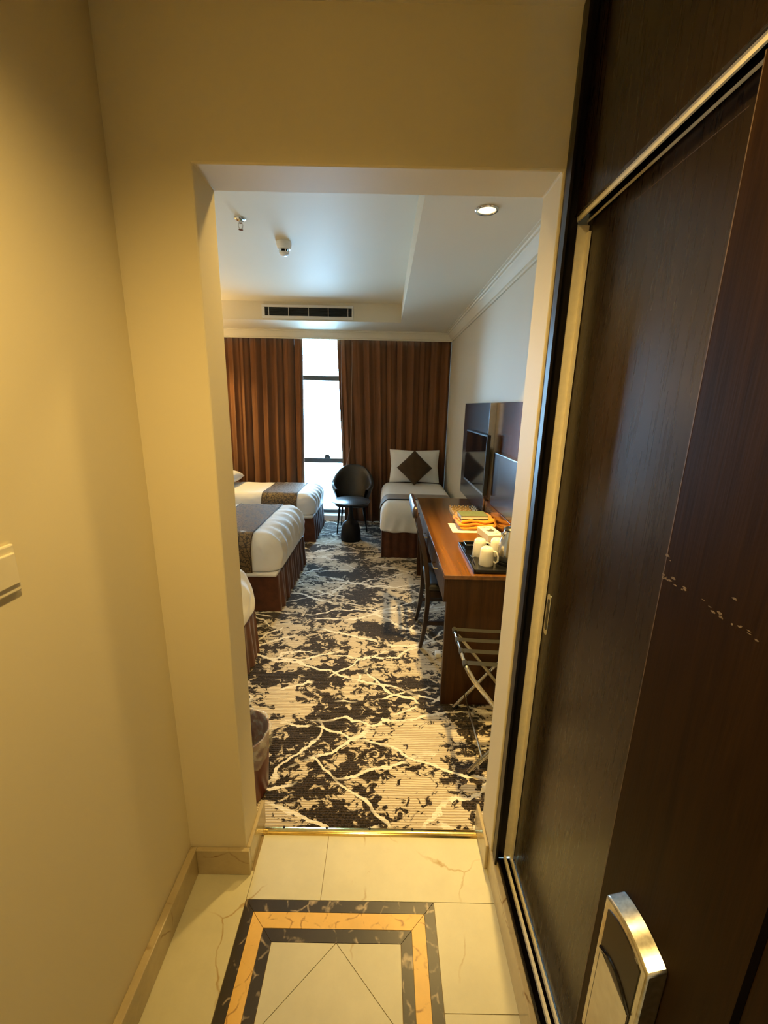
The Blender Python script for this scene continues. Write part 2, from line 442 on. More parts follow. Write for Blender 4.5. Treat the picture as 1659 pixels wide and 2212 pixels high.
def glass_pane():
    t = NT('window_glass'); t.n.remove(t.b)
    tr = t.node('ShaderNodeBsdfTransparent'); gl = t.node('ShaderNodeBsdfGlossy'); gl.inputs['Roughness'].default_value = 0.02
    fr = t.node('ShaderNodeFresnel'); fr.inputs['IOR'].default_value = 1.45
    tr.inputs[0].default_value = (0.94, 0.97, 0.98, 1)
    n = t.noise(t.tc.outputs['Object'], 1.0, 1)
    mx = t.node('ShaderNodeMixShader'); out = t.n['Material Output']
    t.link(t.math('MULTIPLY', fr.outputs[0], 0.9), mx.inputs[0]); t.link(tr.outputs[0], mx.inputs[1]); t.link(gl.outputs[0], mx.inputs[2])
    t.link(mx.outputs[0], out.inputs['Surface']); return t.m
MT['glass'] = glass_pane()
def bag_mat():
    t = NT('clear_plastic_bag'); v = t.tc.outputs['Object']
    n = t.noise(v, 30, 4)
    tr = t.node('ShaderNodeBsdfTransparent'); mx = t.node('ShaderNodeMixShader'); out = t.n['Material Output']
    t.color((0.85, 0.84, 0.80)); t.rough(0.15); t.bump(n, 0.6, 0.01)
    t.link(t.ramp(n, [(0.35, 0.10), (0.7, 0.45)]), mx.inputs[0])
    t.link(tr.outputs[0], mx.inputs[1]); t.link(t.b.outputs[0], mx.inputs[2]); t.link(mx.outputs[0], out.inputs['Surface']); return t.m
MT['bag'] = bag_mat()
def emit(name, col, st):
    t = NT(name); t.color((0.8, 0.8, 0.8))
    t.b.inputs['Emission Color'].default_value = (*col, 1); t.b.inputs['Emission Strength'].default_value = st; return t.m
MT['lamp'] = emit('warm_lamp_glow', (1.0, 0.84, 0.46), 1.75)

# ------------------------------------------------------------------ main dimensions (metres)
XL, XC = -0.645, 0.42            # corridor: left wall face, wardrobe face
YF, YB = 1.12, 1.25              # partition between corridor and room
OX0, OX1, OZ = -0.452, 0.398, 2.13
ZC, ZR, ZT = 2.427, 2.50, 2.69   # corridor ceiling, room ceiling, tray ceiling
RX0, RX1, RY1 = -2.85, 0.84, 5.95
YE = -0.46                       # entrance wall behind the camera
TOP = 2.80

# ------------------------------------------------------------------ the setting
tag(obj('wall_left', B(XL-0.10, XL, YE, YF, -0.02, TOP), MT['wall']), 'cream painted wall with the light switch', kind='structure')
g = G().extrude([(RX0-0.1,-0.02),(OX0,-0.02),(OX0,OZ),(OX1,OZ),(OX1,-0.02),(RX1+0.1,-0.02),(RX1+0.1,TOP),(RX0-0.1,TOP)], YF, YB, 'y')
wp = tag(obj('wall_front', g, MT['wall'], bevel=0.004), 'cream partition wall with the open doorway', kind='structure')
tag(obj('wall_entrance', B(-1.0, RX1+0.1, YE-0.1, YE, -0.02, TOP), MT['wall']), 'cream wall behind the entrance', kind='structure')
tag(obj('wall_closet', B(RX1+0.0, RX1+0.1, YE, YF, -0.02, TOP), MT['closet_frame']), 'dark rear wall of the wardrobe niche', kind='structure')
tag(obj('wall_right', B(RX1, RX1+0.1, YB, RY1+0.1, -0.02, TOP), MT['room_wall']), 'pale papered wall behind the desk', kind='structure')
tag(obj('wall_bedside', B(RX0-0.1, RX0, YB, RY1+0.1, -0.02, TOP), MT['room_wall']), 'pale papered wall at the bed heads', kind='structure')
g = G(); g.box(RX0, RX0+0.12, RY1, RY1+0.1, -0.02, TOP); g.box(RX1-0.24, RX1, RY1, RY1+0.1, -0.02, TOP); g.box(RX0, RX1, RY1, RY1+0.1, 2.50, TOP)
tag(obj('wall_back', g, MT['room_wall']), 'pale wall around the window', kind='structure')
tag(obj('ceiling', B(XL-0.1, RX1+0.1, YE-0.1, YF, ZC, TOP), MT['ceil']), 'low white ceiling of the entrance corridor', kind='structure')

# room ceiling with a raised tray
TX0, TX1, TY0, TY1 = -2.30, 0.158, 1.75, 5.0
g = G()
g.box(RX0-0.1, TX0, YB, RY1+0.1, ZR, TOP); g.box(TX1, RX1+0.1, YB, RY1+0.1, ZR, TOP)
g.box(TX0, TX1, YB, TY0, ZR, TOP); g.box(TX0, TX1, TY1, RY1+0.1, ZR, TOP); g.box(TX0-0.02, TX1+0.02, TY0-0.02, TY1+0.02, ZT, TOP)
tag(obj('ceiling', g, MT['ceil']), 'white bedroom ceiling with a raised tray', kind='structure')

# cornice
prof = [(0,-0.095),(0.014,-0.095),(0.016,-0.082),(0.028,-0.078),(0.034,-0.066),(0.048,-0.044),(0.064,-0.030),(0.068,-0.020),(0.080,-0.018),(0.084,-0.008),(0.10,-0.007),(0.10,0.0),(0,0.0)]
YP = 5.655
g = G(); g.extrude([(RX1-d, ZR+z) for d, z in prof], YB, YP, 'y')
tag(obj('trim_1', g, MT['ceil'], smooth=True, angle=25), 'white moulded cornice along the desk wall', kind='structure')
g = G(); g.extrude([(YP-d, ZR+z) for d, z in prof], RX0, RX1, 'x'); g.box(RX0, RX1, YP, YP+0.012, ZR-0.095, ZR)
tag(obj('trim_2', g, MT['ceil'], smooth=True, angle=25), 'white moulded cornice above the curtains', kind='structure')
g = G(); g.extrude([(RX0+d, ZR+z) for d, z in prof], YB, YP, 'y')
tag(obj('trim_3', g, MT['ceil'], smooth=True, angle=25), 'white moulded cornice above the bed heads', kind='structure')

# floors
fl = thing('floor', 'cream marble corridor floor with dark and golden inlaid border', None, (0,0,0), kind='structure')
obj('grout_bed', B(XL-0.02, 0.45, YE, 1.262, -0.03, -0.004), MT['grout'], fl)
def tile(poly, mat, inset=0.0009, z=0.0):
    c = Vector((sum(p[0] for p in poly)/len(poly), sum(p[1] for p in poly)/len(poly)))
    n = len(poly)
    if sum(poly[i][0]*poly[(i+1)%n][1]-poly[(i+1)%n][0]*poly[i][1] for i in range(n)) < 0: poly = poly[::-1]
    q = []
    for i in range(n):
        p0, p1, p2 = Vector(poly[i-1]), Vector(poly[i]), Vector(poly[(i+1)%n])
        e1, e2 = (p1-p0).normalized(), (p2-p1).normalized()
        n1, n2 = Vector((-e1.y, e1.x)), Vector((-e2.y, e2.x))
        b = (n1+n2); b = b/max(0.2, b.dot(n1)) if b.length > 1e-6 else n1
        q.append(tuple(p1 + b*inset))
    return obj('tile', G().prism(q, -0.02, z), mat, fl)
def rect(x0, x1, y0, y1): return [(x0,y0),(x1,y0),(x1,y1),(x0,y1)]
cx, cy = -0.118, 0.719
rings = [(0.312, 0.278, 'dark_marble'), (0.278, 0.234, 'gold_marble'), (0.234, 0.199, 'dark_marble')]
for ri, (a, b, m) in enumerate(rings):
    for k in range(4):
        c, s = [(1,0),(0,1),(-1,0),(0,-1)][k]
        R = lambda x, y: (cx + c*x - s*y, cy + s*x + c*y)
        tile([R(-a, a), R(-b, b), R(b, b), R(a, a)], MT[m], 0.0007)
a = 0.199
tile([(cx,cy-a),(cx+a,cy),(cx,cy+a),(cx-a,cy)], MT['marble'])
for sx_, sy_ in ((1,1),(1,-1),(-1,1),(-1,-1)):
    tile([(cx+sx_*a, cy+sy_*a), (cx, cy+sy_*a), (cx+sx_*a, cy)], MT['marble'])
for r_ in ((-0.430,-0.183,1.031,1.262),(-0.183,0.42,1.031,1.262),(-0.645,-0.430,0.33,1.12),(-0.645,-0.430,-0.46,0.33),
           (0.194,0.42,0.768,1.031),(0.194,0.42,0.407,0.768),(0.194,0.42,-0.46,0.407),(-0.430,-0.118,-0.46,0.407),(-0.118,0.194,-0.46,0.407)):
    tile(rect(*r_), MT['marble'])
tag(obj('floor', B(RX0, RX1, 1.262, RY1, -0.03, 0.004), MT['carpet']), 'brown and cream patterned bedroom carpet with pale vein lines', kind='structure')

# stone skirting
SK = 0.107
def skirt(name, g, label): tag(obj(name, g, MT['skirt'], bevel=0.003), label, kind='structure')
skirt('baseboard_left', B(XL, XL+0.024, YE, YF, 0, SK), 'beige marble skirting under the light switch wall')
g = G().box(XL+0.024, OX0+0.014, YF-0.016, YF, 0, SK)
skirt('baseboard_front', g, 'short beige marble skirting at the corner before the doorway')
skirt('baseboard_doorway', B(OX0, OX0+0.014, YF, YB+0.05, 0, SK), 'beige marble skirting lining the doorway beside the bin')
skirt('baseboard_jamb', B(OX1-0.012, OX1, 1.137, YB+0.05, 0, SK), 'beige marble skirting lining the doorway near the luggage rack')
skirt('baseboard_closet', B(0.396, 0.4135, YE, 1.137, 0, SK), 'beige marble kerb under the wardrobe track')
# brass carpet strip
th = thing('threshold_strip', 'polished brass threshold strip between marble and carpet', 'threshold strip', (-0.02, 1.262, 0))
obj('strip', G().extrude([(1.246,0.0),(1.250,0.005),(1.258,0.0085),(1.268,0.0085),(1.276,0.006),(1.280,0.0)], OX0+0.014, OX1-0.012, 'x'), MT['brass'], th, smooth=True)
for k in range(5):
    x = -0.36 + k*0.166
    obj('screw', G().lathe([(0.005,0.0),(0.005,0.0014),(0.0,0.0016)], (x, 1.271, 0.0078), 10), MT['black_matte'], th)

# ------------------------------------------------------------------ wardrobe with sliding doors
wd = thing('wardrobe', 'built-in dark wood wardrobe with sliding doors and aluminium tracks', 'wardrobe', (XC, 0.3, 0))
g = G().extrude([(0.3995, 1.075), (0.4007, 1.100), (0.4040, 1.1195), (0.437, 1.1195), (0.437, 1.100), (0.4062, 1.100), (0.4062, 1.075)], SK+0.0005, ZC, 'z')
obj('post', g, MT['post'], wd, bevel=0.0006)
obj('fascia', B(0.4275, 0.445, YE, 1.1195, 2.031, ZC), MT['closet'], wd, bevel=0.001)
obj('side_channel', G().box(0.437, 0.4665, 1.104, 1.1195, 0.105, 2.016).box(0.4615, 0.4665, 1.09, 1.104, 0.105, 2.0), MT['alu'], wd)
g = G().box(0.4345, 0.4385, YE, 1.104, 2.020, 2.031)
tt = obj('top_track', g, MT['alu'], wd)
obj('rail', B(0.4595, 0.4625, YE, 1.104, 2.0215, 2.0255), MT['alu'], tt)
obj('groove', B(0.4385, 0.47, YE, 1.104, 2.040, 2.05), MT['dark_gap'], tt)
bt = obj('bottom_track', B(0.4135, 0.4185, YE, 1.104, 0.0, 0.112), MT['closet_frame'], wd)
obj('groove', B(0.4185, 0.470, YE, 1.104, 0.0, 0.098), MT['dark_gap'], bt)
obj('rail', B(0.4375, 0.4455, YE, 1.104, 0.098, 0.112), MT['alu'], bt)
obj('rail', B(0.4590, 0.4650, YE, 1.104, 0.098, 0.113), MT['alu'], bt)
sd = obj('sliding_door', B(0.468, 0.490, 0.10, 1.118, 0.10, 2.045), MT['closet'], wd, bevel=0.0015)
pg = G()
zc_, zh = 1.042, 0.062
pill = []
for k in range(20):
    a_ = 2*PI*k/20
    pill.append((1.068 + 0.0125*math.cos(a_), zc_ + math.copysign(zh-0.0125, math.sin(a_)) + 0.0125*math.sin(a_)))
fp = obj('finger_pull', pg.extrude(pill, 0.4665, 0.4685, 'x'), MT['chrome'], sd, bevel=0.0006)
inner = [(1.068 + 0.007*math.cos(2*PI*k/16), zc_ + math.copysign(zh-0.022, math.sin(2*PI*k/16+1e-6)) + 0.007*math.sin(2*PI*k/16)) for k in range(16)]
obj('recess', G().extrude(inner, 0.4660, 0.4672, 'x'), MT['black_plastic'], fp)
obj('sliding_door', B(0.4475, 0.4580, YE, -0.02, 0.113, 2.03), MT['closet'], wd)
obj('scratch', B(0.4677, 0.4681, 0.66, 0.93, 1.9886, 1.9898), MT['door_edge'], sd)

# ------------------------------------------------------------------ open entrance door with lock
DX, DY = 0.355, 0.493
dr = thing('door_1', 'open dark walnut entrance door standing against the wardrobe', None, (DX, -0.40, 0.01), kind='structure')
obj('door_leaf', B(DX, DX+0.038, YE+0.02, DY-0.0015, 0.012, 1.935), MT['door'], dr)
obj('edge_highlight', B(DX-0.0002, DX+0.038, DY-0.0015, DY, 0.012, 1.935), MT['door_edge'], dr)  # thin paler strip, the highlight along the door edge put into its colour
obj('groove', B(DX-0.0005, DX+0.001, 0.272, 0.279, 0.012, 1.85), MT['dark_gap'], dr)
rs = random.Random(5)
for k in range(34):
    u = rs.random()**1.3
    yy = 0.492 - 0.20*u + rs.uniform(-0.004, 0.004); zz = (1.424 if k % 9 == 0 else 1.402) - 0.012*u + rs.uniform(-0.004, 0.003)
    w_, h_ = rs.uniform(0.001, 0.006)*(1-0.5*u), rs.uniform(0.0006, 0.0028)*(1-0.5*u)
    pts = [(yy+w_*math.cos(2*PI*q/7)*rs.uniform(0.5, 1), zz+h_*math.sin(2*PI*q/7)*rs.uniform(0.5, 1)) for q in range(7)]
    obj('scuff', G().extrude(pts, DX-0.0003, DX+0.001, 'x'), MT['scuff'], dr)
# electronic lock: case outline in the door plane (y, z), curved top
LX0 = 0.330
ly0, ly1, lz0, lz1 = 0.352, 0.446, 0.66, 0.929
def lock_outline(inset):
    a0, a1 = ly0+inset, ly1-inset
    pts = [(a0, lz0+inset), (a1, lz0+inset)]
    for k in range(13):
        t_ = k/12; y = a1 + (a0-a1)*t_
        pts.append((y, lz1 - inset + 0.010*math.sin(PI*t_)**0.8 + 0.008*t_))
    return pts
lg = G(); lo = lock_outline(0.0); nl = len(lo)
lg.add([(LX0, p[0], p[1]) for p in lo] + [(DX+0.001, p[0], p[1] + (0.010 if i_ > 1 else 0.0)) for i_, p in enumerate(lo)],
       [tuple(range(nl)), tuple(range(2*nl-1, nl-1, -1))] + [(i_, nl+i_, nl+(i_+1) % nl, (i_+1) % nl) for i_ in range(nl)])
lk = obj('lock_case', lg, MT['lock_chrome'], dr, smooth=True, bevel=0.003, angle=50)
obj('lock_face', G().extrude(lock_outline(0.011), LX0-0.0012, LX0+0.002, 'x'), MT['lock_face'], lk)
cur = [(LX0-0.0014, ly1-0.012+(ly0-ly1+0.024)*k/14, 0.845+0.016*math.sin(PI*k/14)) for k in range(15)]
obj('lock_ridge', G().tube(cur, 0.0026, 8), MT['black_gloss'], lk, smooth=True)
obj('lock_reflection', B(LX0-0.0018, LX0+0.001, ly0+0.013, ly1-0.013, lz0+0.02, 0.842), MT['steel'], lk)  # light sheet standing in for the cream reflection on the lower lock face
lev = G().tube([(LX0, 0.40, 0.72), (LX0-0.045, 0.40, 0.72), (LX0-0.05, 0.385, 0.72), (LX0-0.05, 0.29, 0.72)], 0.009, 10)
obj('lever_handle', lev, MT['chrome'], lk, smooth=True)

# ------------------------------------------------------------------ light switch
sw = thing('light_switch', 'ivory plastic light switch on the cream corridor wall', 'light switch', (XL, 0.642, 1.315))
obj('plate', B(XL, XL+0.008, 0.600, 0.685, 1.272, 1.358), MT['white_plastic'], sw, bevel=0.003)
obj('rocker', B(XL+0.006, XL+0.0125, 0.606, 0.6795, 1.2875, 1.3435), MT['white_plastic'], sw, bevel=0.002)

# ------------------------------------------------------------------ window, kerb
win = thing('window_1', 'floor to ceiling window with dark metal rails, white daylight outside', None, (-0.9, RY1, 0), kind='structure')
WX0, WX1 = RX0+0.12, RX1-0.24
for (z0, z1) in ((0.073, 0.12), (0.802, 0.866), (1.922, 1.984), (2.452, 2.50)):
    obj('rail', B(WX0, WX1, RY1-0.01, RY1+0.06, z0, z1), MT['frame_metal'], win)
xs = [WX0, -1.62, -0.35, WX1-0.05]
for x in xs: obj('mullion', B(x, x+0.05, RY1, RY1+0.055, 0.12, 2.452), MT['frame_metal'], win)
for i in range(3):
    for (z0, z1) in ((0.12, 0.802), (0.866, 1.922), (1.984, 2.452)):
        obj('pane', B(xs[i]+0.05, xs[i+1], RY1+0.025, RY1+0.031, z0, z1), MT['glass'], win)
obj('latch', G().box(-0.84, -0.76, RY1-0.045, RY1-0.01, 0.865, 0.905).box(-0.83, -0.77, RY1-0.06, RY1-0.045, 0.885, 0.93), MT['frame_metal'], win, bevel=0.004)
obj('sill', B(RX0, RX1, 5.775, RY1+0.1, 0.0, 0.073), MT['kerb'], win, bevel=0.004)

# ------------------------------------------------------------------ curtains
def curtain(name, label, x0t, x1t, x0b, x1b, seed, n_pl):
    rnd = random.Random(seed)
    t = thing(name, label, 'curtain', ((x0t+x1t)/2, 5.70, 0.0))
    ph = [rnd.uniform(-0.5, 0.5) for _ in range(n_pl+3)]; am = [rnd.uniform(0.55, 1.0) for _ in range(n_pl+3)]
    def P(u, v):
        w = u*n_pl; i = int(w); f = w-i
        phi = (i + (f + 0.22*(ph[i]*(1-f)+ph[i+1]*f)*math.sin(PI*f)))*2*PI
        A = am[i]*(1-f)+am[i+1]*f
        sway = 0.10*math.sin(3.1*u+seed) * v*(1-u)*u*2
        xx = (x0t+(x1t-x0t)*(u+sway*0.3))*(1-v) + (x0b+(x1b-x0b)*(u+sway*0.3))*v
        dep = 0.040*A*(0.65+0.45*v)
        xx += 0.012*A*math.sin(2*phi)*(1 if 0.02 < u < 0.98 else 0)
        yy = 5.715 + dep*math.sin(phi) + 0.008*math.sin(phi*2.3+seed)
        return (xx, yy, 2.47 - v*(2.47-0.012))
    nu, nv = n_pl*12+1, 18
    g = G().grid(P, nu, nv)
    cl = obj('drape', g, MT['curtain'], t, smooth=True, angle=180)
    so = cl.modifiers.new('thickness', 'SOLIDIFY'); so.thickness = 0.003
    return t
curtain('curtain', 'long brown pleated curtain hanging behind the far white bed', -2.80, -1.07, -2.80, -1.10, 3, 12)
curtain('curtain', 'long brown pleated curtain hanging behind the armchair and single bed', -0.635, 0.834, -0.535, 0.834, 8, 10)
cd = G().tube([(-0.569,5.655,2.38),(-0.569,5.655,1.75),(-0.556,5.65,1.3),(-0.549,5.645,0.70)], 0.004, 6)
cd.tube([(-0.43,5.655,2.38),(-0.436,5.65,1.75),(-0.440,5.65,1.35),(-0.452,5.65,1.08),(-0.485,5.645,0.90),(-0.511,5.645,0.81),(-0.53,5.645,0.70)], 0.004, 6)
tag(obj('drawstring', cd, MT['cord'], smooth=True), 'thin pale cord loop hanging over the brown curtain above the armchair', 'drawstring')

# ------------------------------------------------------------------ ceiling fittings
def downlight(loc, label, watts, r=0.052, spot=True, size=110):
    t = thing('downlight', label, 'downlight', loc, group=None)
    x, y, z = loc
    obj('trim_ring', G().lathe([(r*0.80, -0.001), (r*0.84, -0.006), (r*0.98, -0.007), (r*1.06, -0.003), (r*1.06, 0.0), (r*0.80, 0.0)], loc, 32), MT['chrome'], t, smooth=True)
    obj('bulb', G().lathe([(r*0.80, -0.0015), (r*0.6, -0.003), (0.0, -0.004)], loc, 24), MT['lamp'], t, smooth=True)
    d = bpy.data.lights.new('downlight_beam', 'SPOT'); d.energy = watts; d.color = WARM; d.spot_size = math.radians(size); d.spot_blend = 0.85; d.shadow_soft_size = 0.03
    o = bpy.data.objects.new('downlight_beam', d); COL.objects.link(o); o.parent = t; o.location = (0, 0, -0.02)
    return t
downlight((0.459, 2.242, ZR), 'round glowing downlight in the ceiling above the desk', ROOM_SPOT_W, size=76)
downlight((-0.13, 1.52, ZR), 'added unseen warm downlight in the bedroom ceiling just past the doorway', ROOM_SPOT_W*0.12, size=120)  # unseen lamp added for warm light inside the doorway
downlight((-2.46, 5.22, ZR), 'added unseen warm downlight over the head of the far bed', ROOM_SPOT_W*0.5, size=118)  # unseen lamp added to warm the far bed without lighting the ceiling
def fill_wall_lamp(y, label, watts):  # out-of-view lamps added as warm uplight that bounces off the ceiling
    t = thing('fill_wall_lamp', label, 'fill lamp', (RX0+0.001, y, 1.45))
    obj('back_plate', G().rbox(RX0+0.001, RX0+0.022, y-0.05, y+0.05, 1.38, 1.52, (0.008, 0.01, 0.01, 0.01), (4, 8, 8)), MT['steel'], t, smooth=True, angle=60)
    obj('arm', G().tube([(RX0+0.02, y, 1.45), (RX0+0.10, y, 1.45), (RX0+0.13, y, 1.48)], 0.007, 8), MT['steel'], t, smooth=True)
    sh = obj('lamp_shade', G().lathe([(0.085, 1.48), (0.065, 1.66), (0.063, 1.66), (0.083, 1.48)], (RX0+0.13, y, 0), 28), MT['paper'], t, smooth=True)
    obj('bulb', G().lathe([(0.0, 1.50), (0.018, 1.515), (0.026, 1.545), (0.018, 1.575), (0.0, 1.585)], (RX0+0.13, y, 0), 16), MT['lamp'], t, smooth=True)
    d = bpy.data.lights.new('fill_wall_lamp_glow', 'SPOT'); d.energy = watts; d.color = (1.0, 0.68, 0.30); d.shadow_soft_size = 0.04; d.spot_size = math.radians(160); d.spot_blend = 0.9
    o = bpy.data.objects.new('fill_wall_lamp_glow', d); COL.objects.link(o); o.parent = t; o.location = (0.129, 0, 0.20); o.rotation_euler = (PI, 0, 0)
fill_wall_lamp(2.72, 'added unseen shaded wall lamp over the head between the two nearer beds', WALL_FILL_W)
fill_wall_lamp(4.60, 'added unseen shaded wall lamp over the head between middle and far beds', WALL_FILL_W)
downlight((-0.12, 0.30, ZC), 'round warm downlight in the corridor ceiling', CORRIDOR_W, size=150)

sm = thing('smoke_detector', 'round white smoke detector on the tray ceiling', 'smoke detector', (-0.725, 3.27, ZT))
obj('base', G().lathe([(0.052,0),(0.052,-0.018),(0.046,-0.036),(0.044,-0.045),(0.030,-0.047)], (-0.725,3.27,ZT), 28), MT['white'], sm, smooth=True)
obj('sensor_head', G().lathe([(0.028,-0.062),(0.034,-0.064),(0.034,-0.072),(0.020,-0.086),(0.0,-0.088)], (-0.725,3.27,ZT), 24), MT['white'], sm, smooth=True)
obj('vent_slots', G().lathe([(0.024,-0.044),(0.024,-0.064)], (-0.725,3.27,ZT), 20), MT['dark_gap'], sm)
for k in range(6):
    a_ = k*PI/3
    obj('vane', G().tube([(-0.725+0.031*math.cos(a_), 3.27+0.031*math.sin(a_), ZT-0.045), (-0.725+0.031*math.cos(a_), 3.27+0.031*math.sin(a_), ZT-0.065)], 0.004, 6), MT['white'], sm)
sp = thing('fire_sprinkler', 'small chrome fire sprinkler on the tray ceiling', 'sprinkler', (-0.903, 2.90, ZT))
c_ = (-0.903, 2.90, ZT)
obj('escutcheon', G().lathe([(0.034,0),(0.033,-0.005),(0.024,-0.011),(0.013,-0.013)], c_, 24), MT['chrome'], sp, smooth=True)
obj('nipple', G().lathe([(0.010,-0.012),(0.010,-0.026)], c_, 14), MT['chrome'], sp, smooth=True)
for s_ in (-1, 1):
    obj('yoke', G().tube([(c_[0]+s_*0.009,c_[1],ZT-0.024),(c_[0]+s_*0.014,c_[1],ZT-0.036),(c_[0]+s_*0.011,c_[1],ZT-0.050),(c_[0],c_[1],ZT-0.058)], 0.0028, 8), MT['chrome'], sp, smooth=True)
obj('deflector', G().lathe([(0.013,-0.058),(0.014,-0.061),(0.0,-0.0615)], c_, 16), MT['chrome'], sp, smooth=True)

ac = thing('air_grille', 'white slatted air conditioning grille in the ceiling step', 'air grille', (-0.87, TY1, 2.587))
gx0, gx1, gz0, gz1 = -1.376, -0.367, 2.514, 2.660
ix0, ix1, iz0, iz1 = -1.342, -0.386, 2.545, 2.632
g = G()
for q in ((gx0,gx1,gz0,iz0),(gx0,gx1,iz1,gz1),(gx0,ix0,iz0,iz1),(ix1,gx1,iz0,iz1)): g.box(q[0],q[1],TY1-0.012,TY1,q[2],q[3])
obj('frame', g, MT['grille'], ac, bevel=0.003)
obj('duct', B(ix0, ix1, TY1-0.001, TY1, iz0, iz1), MT['grille_dark'], ac)
for k in range(8):
    z = iz0 + (k+0.5)*(iz1-iz0)/8
    obj('slat', G().extrude([(TY1-0.011, z-0.0030),(TY1-0.0105, z-0.0018),(TY1-0.001, z+0.0040),(TY1-0.001, z+0.0028)], ix0, ix1, 'x'), MT['frame_metal'], ac)
for fx in (0.046, 0.273, 0.503, 0.73, 0.957):
    x = ix0 + fx*(ix1-ix0)
    obj('divider', B(x-0.0025, x+0.0025, TY1-0.0118, TY1-0.001, iz0, iz1), MT['grille'], ac)

# ------------------------------------------------------------------ beds
def wr(p, amp, sc, seed=0.0):
    return mnoise.noise(Vector((p[0]*sc+seed, p[1]*sc, p[2]*sc)))*amp

def side_bed(label, y0, y1, xf, seed, zt=0.632):
    """bed whose foot points to +x"""
    xh = RX0 + 0.06
    t = thing('bed', label, 'bed', ((xh+xf)/2, (y0+y1)/2, 0), group='white beds with brown runners along the bed wall')
    # skirt: flat long sides, pleated foot
    sect = [(xh, y0+0.02), (xf-0.03, y0+0.02)]
    nple = 26
    for k in range(nple*3+1):
        f = k/(nple*3); y = y0+0.02+(y1-y0-0.04)*f
        sect.append((xf-0.022+0.012*math.sin(f*nple*2*PI*0.5)+0.007*math.sin(f*37+seed), y))
    sect += [(xf-0.03, y1-0.02), (xh, y1-0.02)]
    n = len(sect)
    g = G(); vs = []
    for z, fl_ in ((0.006, 1.0), (0.15, 0.75), (0.305, 0.35)):
        for (x, y) in sect:
            xx = xf-0.022+(x-(xf-0.022))*fl_ if x > xf-0.05 else x
            vs.append((xx + (0.012*(1-z/0.3) if x > xf-0.05 else 0), y, z))
    fs = []
    for r_ in range(2):
        for i in range(n): fs.append((r_*n+i, r_*n+(i+1)%n, (r_+1)*n+(i+1)%n, (r_+1)*n+i))
    fs.append(tuple(range(2*n, 3*n))); g.add(vs, fs)
    obj('bed_skirt', g, MT['velvet'], t, smooth=True, angle=60)
    obj('bed_base', G().rbox(xh, xf-0.028, y0+0.004, y1-0.004, 0.298, 0.332, 0.012, (24,14,4)), MT['linen'], t, smooth=True, angle=180)
    def dsp(p):
        k = max(0.0, min(1.0, (p.x-(xf-0.75))/0.3))
        side = 1.0 if p.z < zt-0.06 else 0.6
        d = wr(p, 0.022, 5.0, seed) + wr(p, 0.014*side, 13.0, seed+5) + 0.004*math.sin(p.y*55 + 30*p.z + 5*wr(p, 1.0, 6.0, seed))
        fold = 0.011*math.sin(p.y*42+seed+4*wr(p, 1.0, 5.0, seed))*max(0, min(1, (p.x-(xf-0.30))/0.2))
        low = max(0.0, min(1.0, (p.z-0.34)/0.10))
        return (p.x + (fold+d*0.6)*low*(1 if p.x > xf-0.3 else 0), p.y + d*0.5*low*(1 if (p.y < y0+0.12 or p.y > y1-0.12) else 0), p.z + d*0.35*low*max(0.0, min(1.0, (p.z-0.5)/0.1)))
    obj('duvet', G().rbox(xh, xf, y0+0.012, y1-0.012, 0.322, zt, (0.15, 0.10, 0.03, 0.16), (110, 70, 20), dsp), MT['linen'], t, smooth=True, angle=180)
    # runner following the section of the bed
    rx0, rx1 = xf-0.62, xf-0.215
    sec = [(y0+0.003, 0.335)]
    for k in range(9):
        a_ = PI - k*PI/16; sec.append((y0+0.108+0.105*math.cos(a_), zt-0.145+0.151*math.sin(a_)))
    for k in range(9):
        a_ = PI/2 - k*PI/16; sec.append((y1-0.108+0.105*math.cos(a_), zt-0.145+0.151*math.sin(a_)))
    sec.append((y1-0.003, 0.335))
    def RP(u, v):
        f = v*(len(sec)-1); i = min(int(f), len(sec)-2); f -= i
        y = sec[i][0]*(1-f)+sec[i+1][0]*f; z = sec[i][1]*(1-f)+sec[i+1][1]*f
        x = rx0+(rx1-rx0)*u
        return (x, y, z + 0.002*math.sin(x*30+y*8))
    rn = obj('bed_runner', G().grid(RP, 14, 60), MT['damask'], t, smooth=True, angle=180)
    for u in (0.0, 1.0):
        obj('piping', G().tube([RP(u, k/59) for k in range(60)], 0.0045, 6), MT['cushion'], rn, smooth=True)
    return t
side_bed('white bed nearest the doorway, only its rounded foot shows past the jamb', 1.40, 2.47, -0.79, 1.3)
side_bed('middle white bed with brown damask runner and pleated brown skirt', 3.0, 4.12, -0.785, 4.1)
side_bed('far white bed beside the window with brown damask runner', 4.745, 5.60, -0.80, 7.7, 0.585)

# pillow of the far bed, just visible past the jamb
def pillow_mesh(w, h, th, n=24, seed=0.0, pinch=0.12):
    g = G()
    def side(sgn):
        def P(u, v):
            a, b = 2*u-1, 2*v-1
            prof_ = max(0.0, (1-abs(a)**3.2))*max(0.0, (1-abs(b)**3.2))
            z = th*0.5*prof_**0.45
            k = 1 - pinch*((1-abs(a))**1.0*(abs(b)**3)*0.6)
            k2 = 1 - pinch*((1-abs(b))**1.0*(abs(a)**3)*0.6)
            x = a*w/2*k2; y = b*h/2*k
            z += 0.010*mnoise.noise(Vector((a*2.3+seed, b*2.3, sgn)))*prof_
            return (x, y, sgn*z)
        return P
    g.grid(side(1), n, n); 
    g2 = G().grid(side(-1), n, n); g.add(g2.v, [f[::-1] for f in g2.f])
    return g
def placed(g, M4):
    g.v = [tuple(M4 @ Vector(p)) for p in g.v]; return g
pm = placed(pillow_mesh(0.62, 0.40, 0.16, seed=2), Matrix.Translation((-2.05, 5.2, 0.70)) @ Matrix.Rotation(PI/2, 4, 'Z') @ Matrix.Rotation(0.15, 4, 'X'))
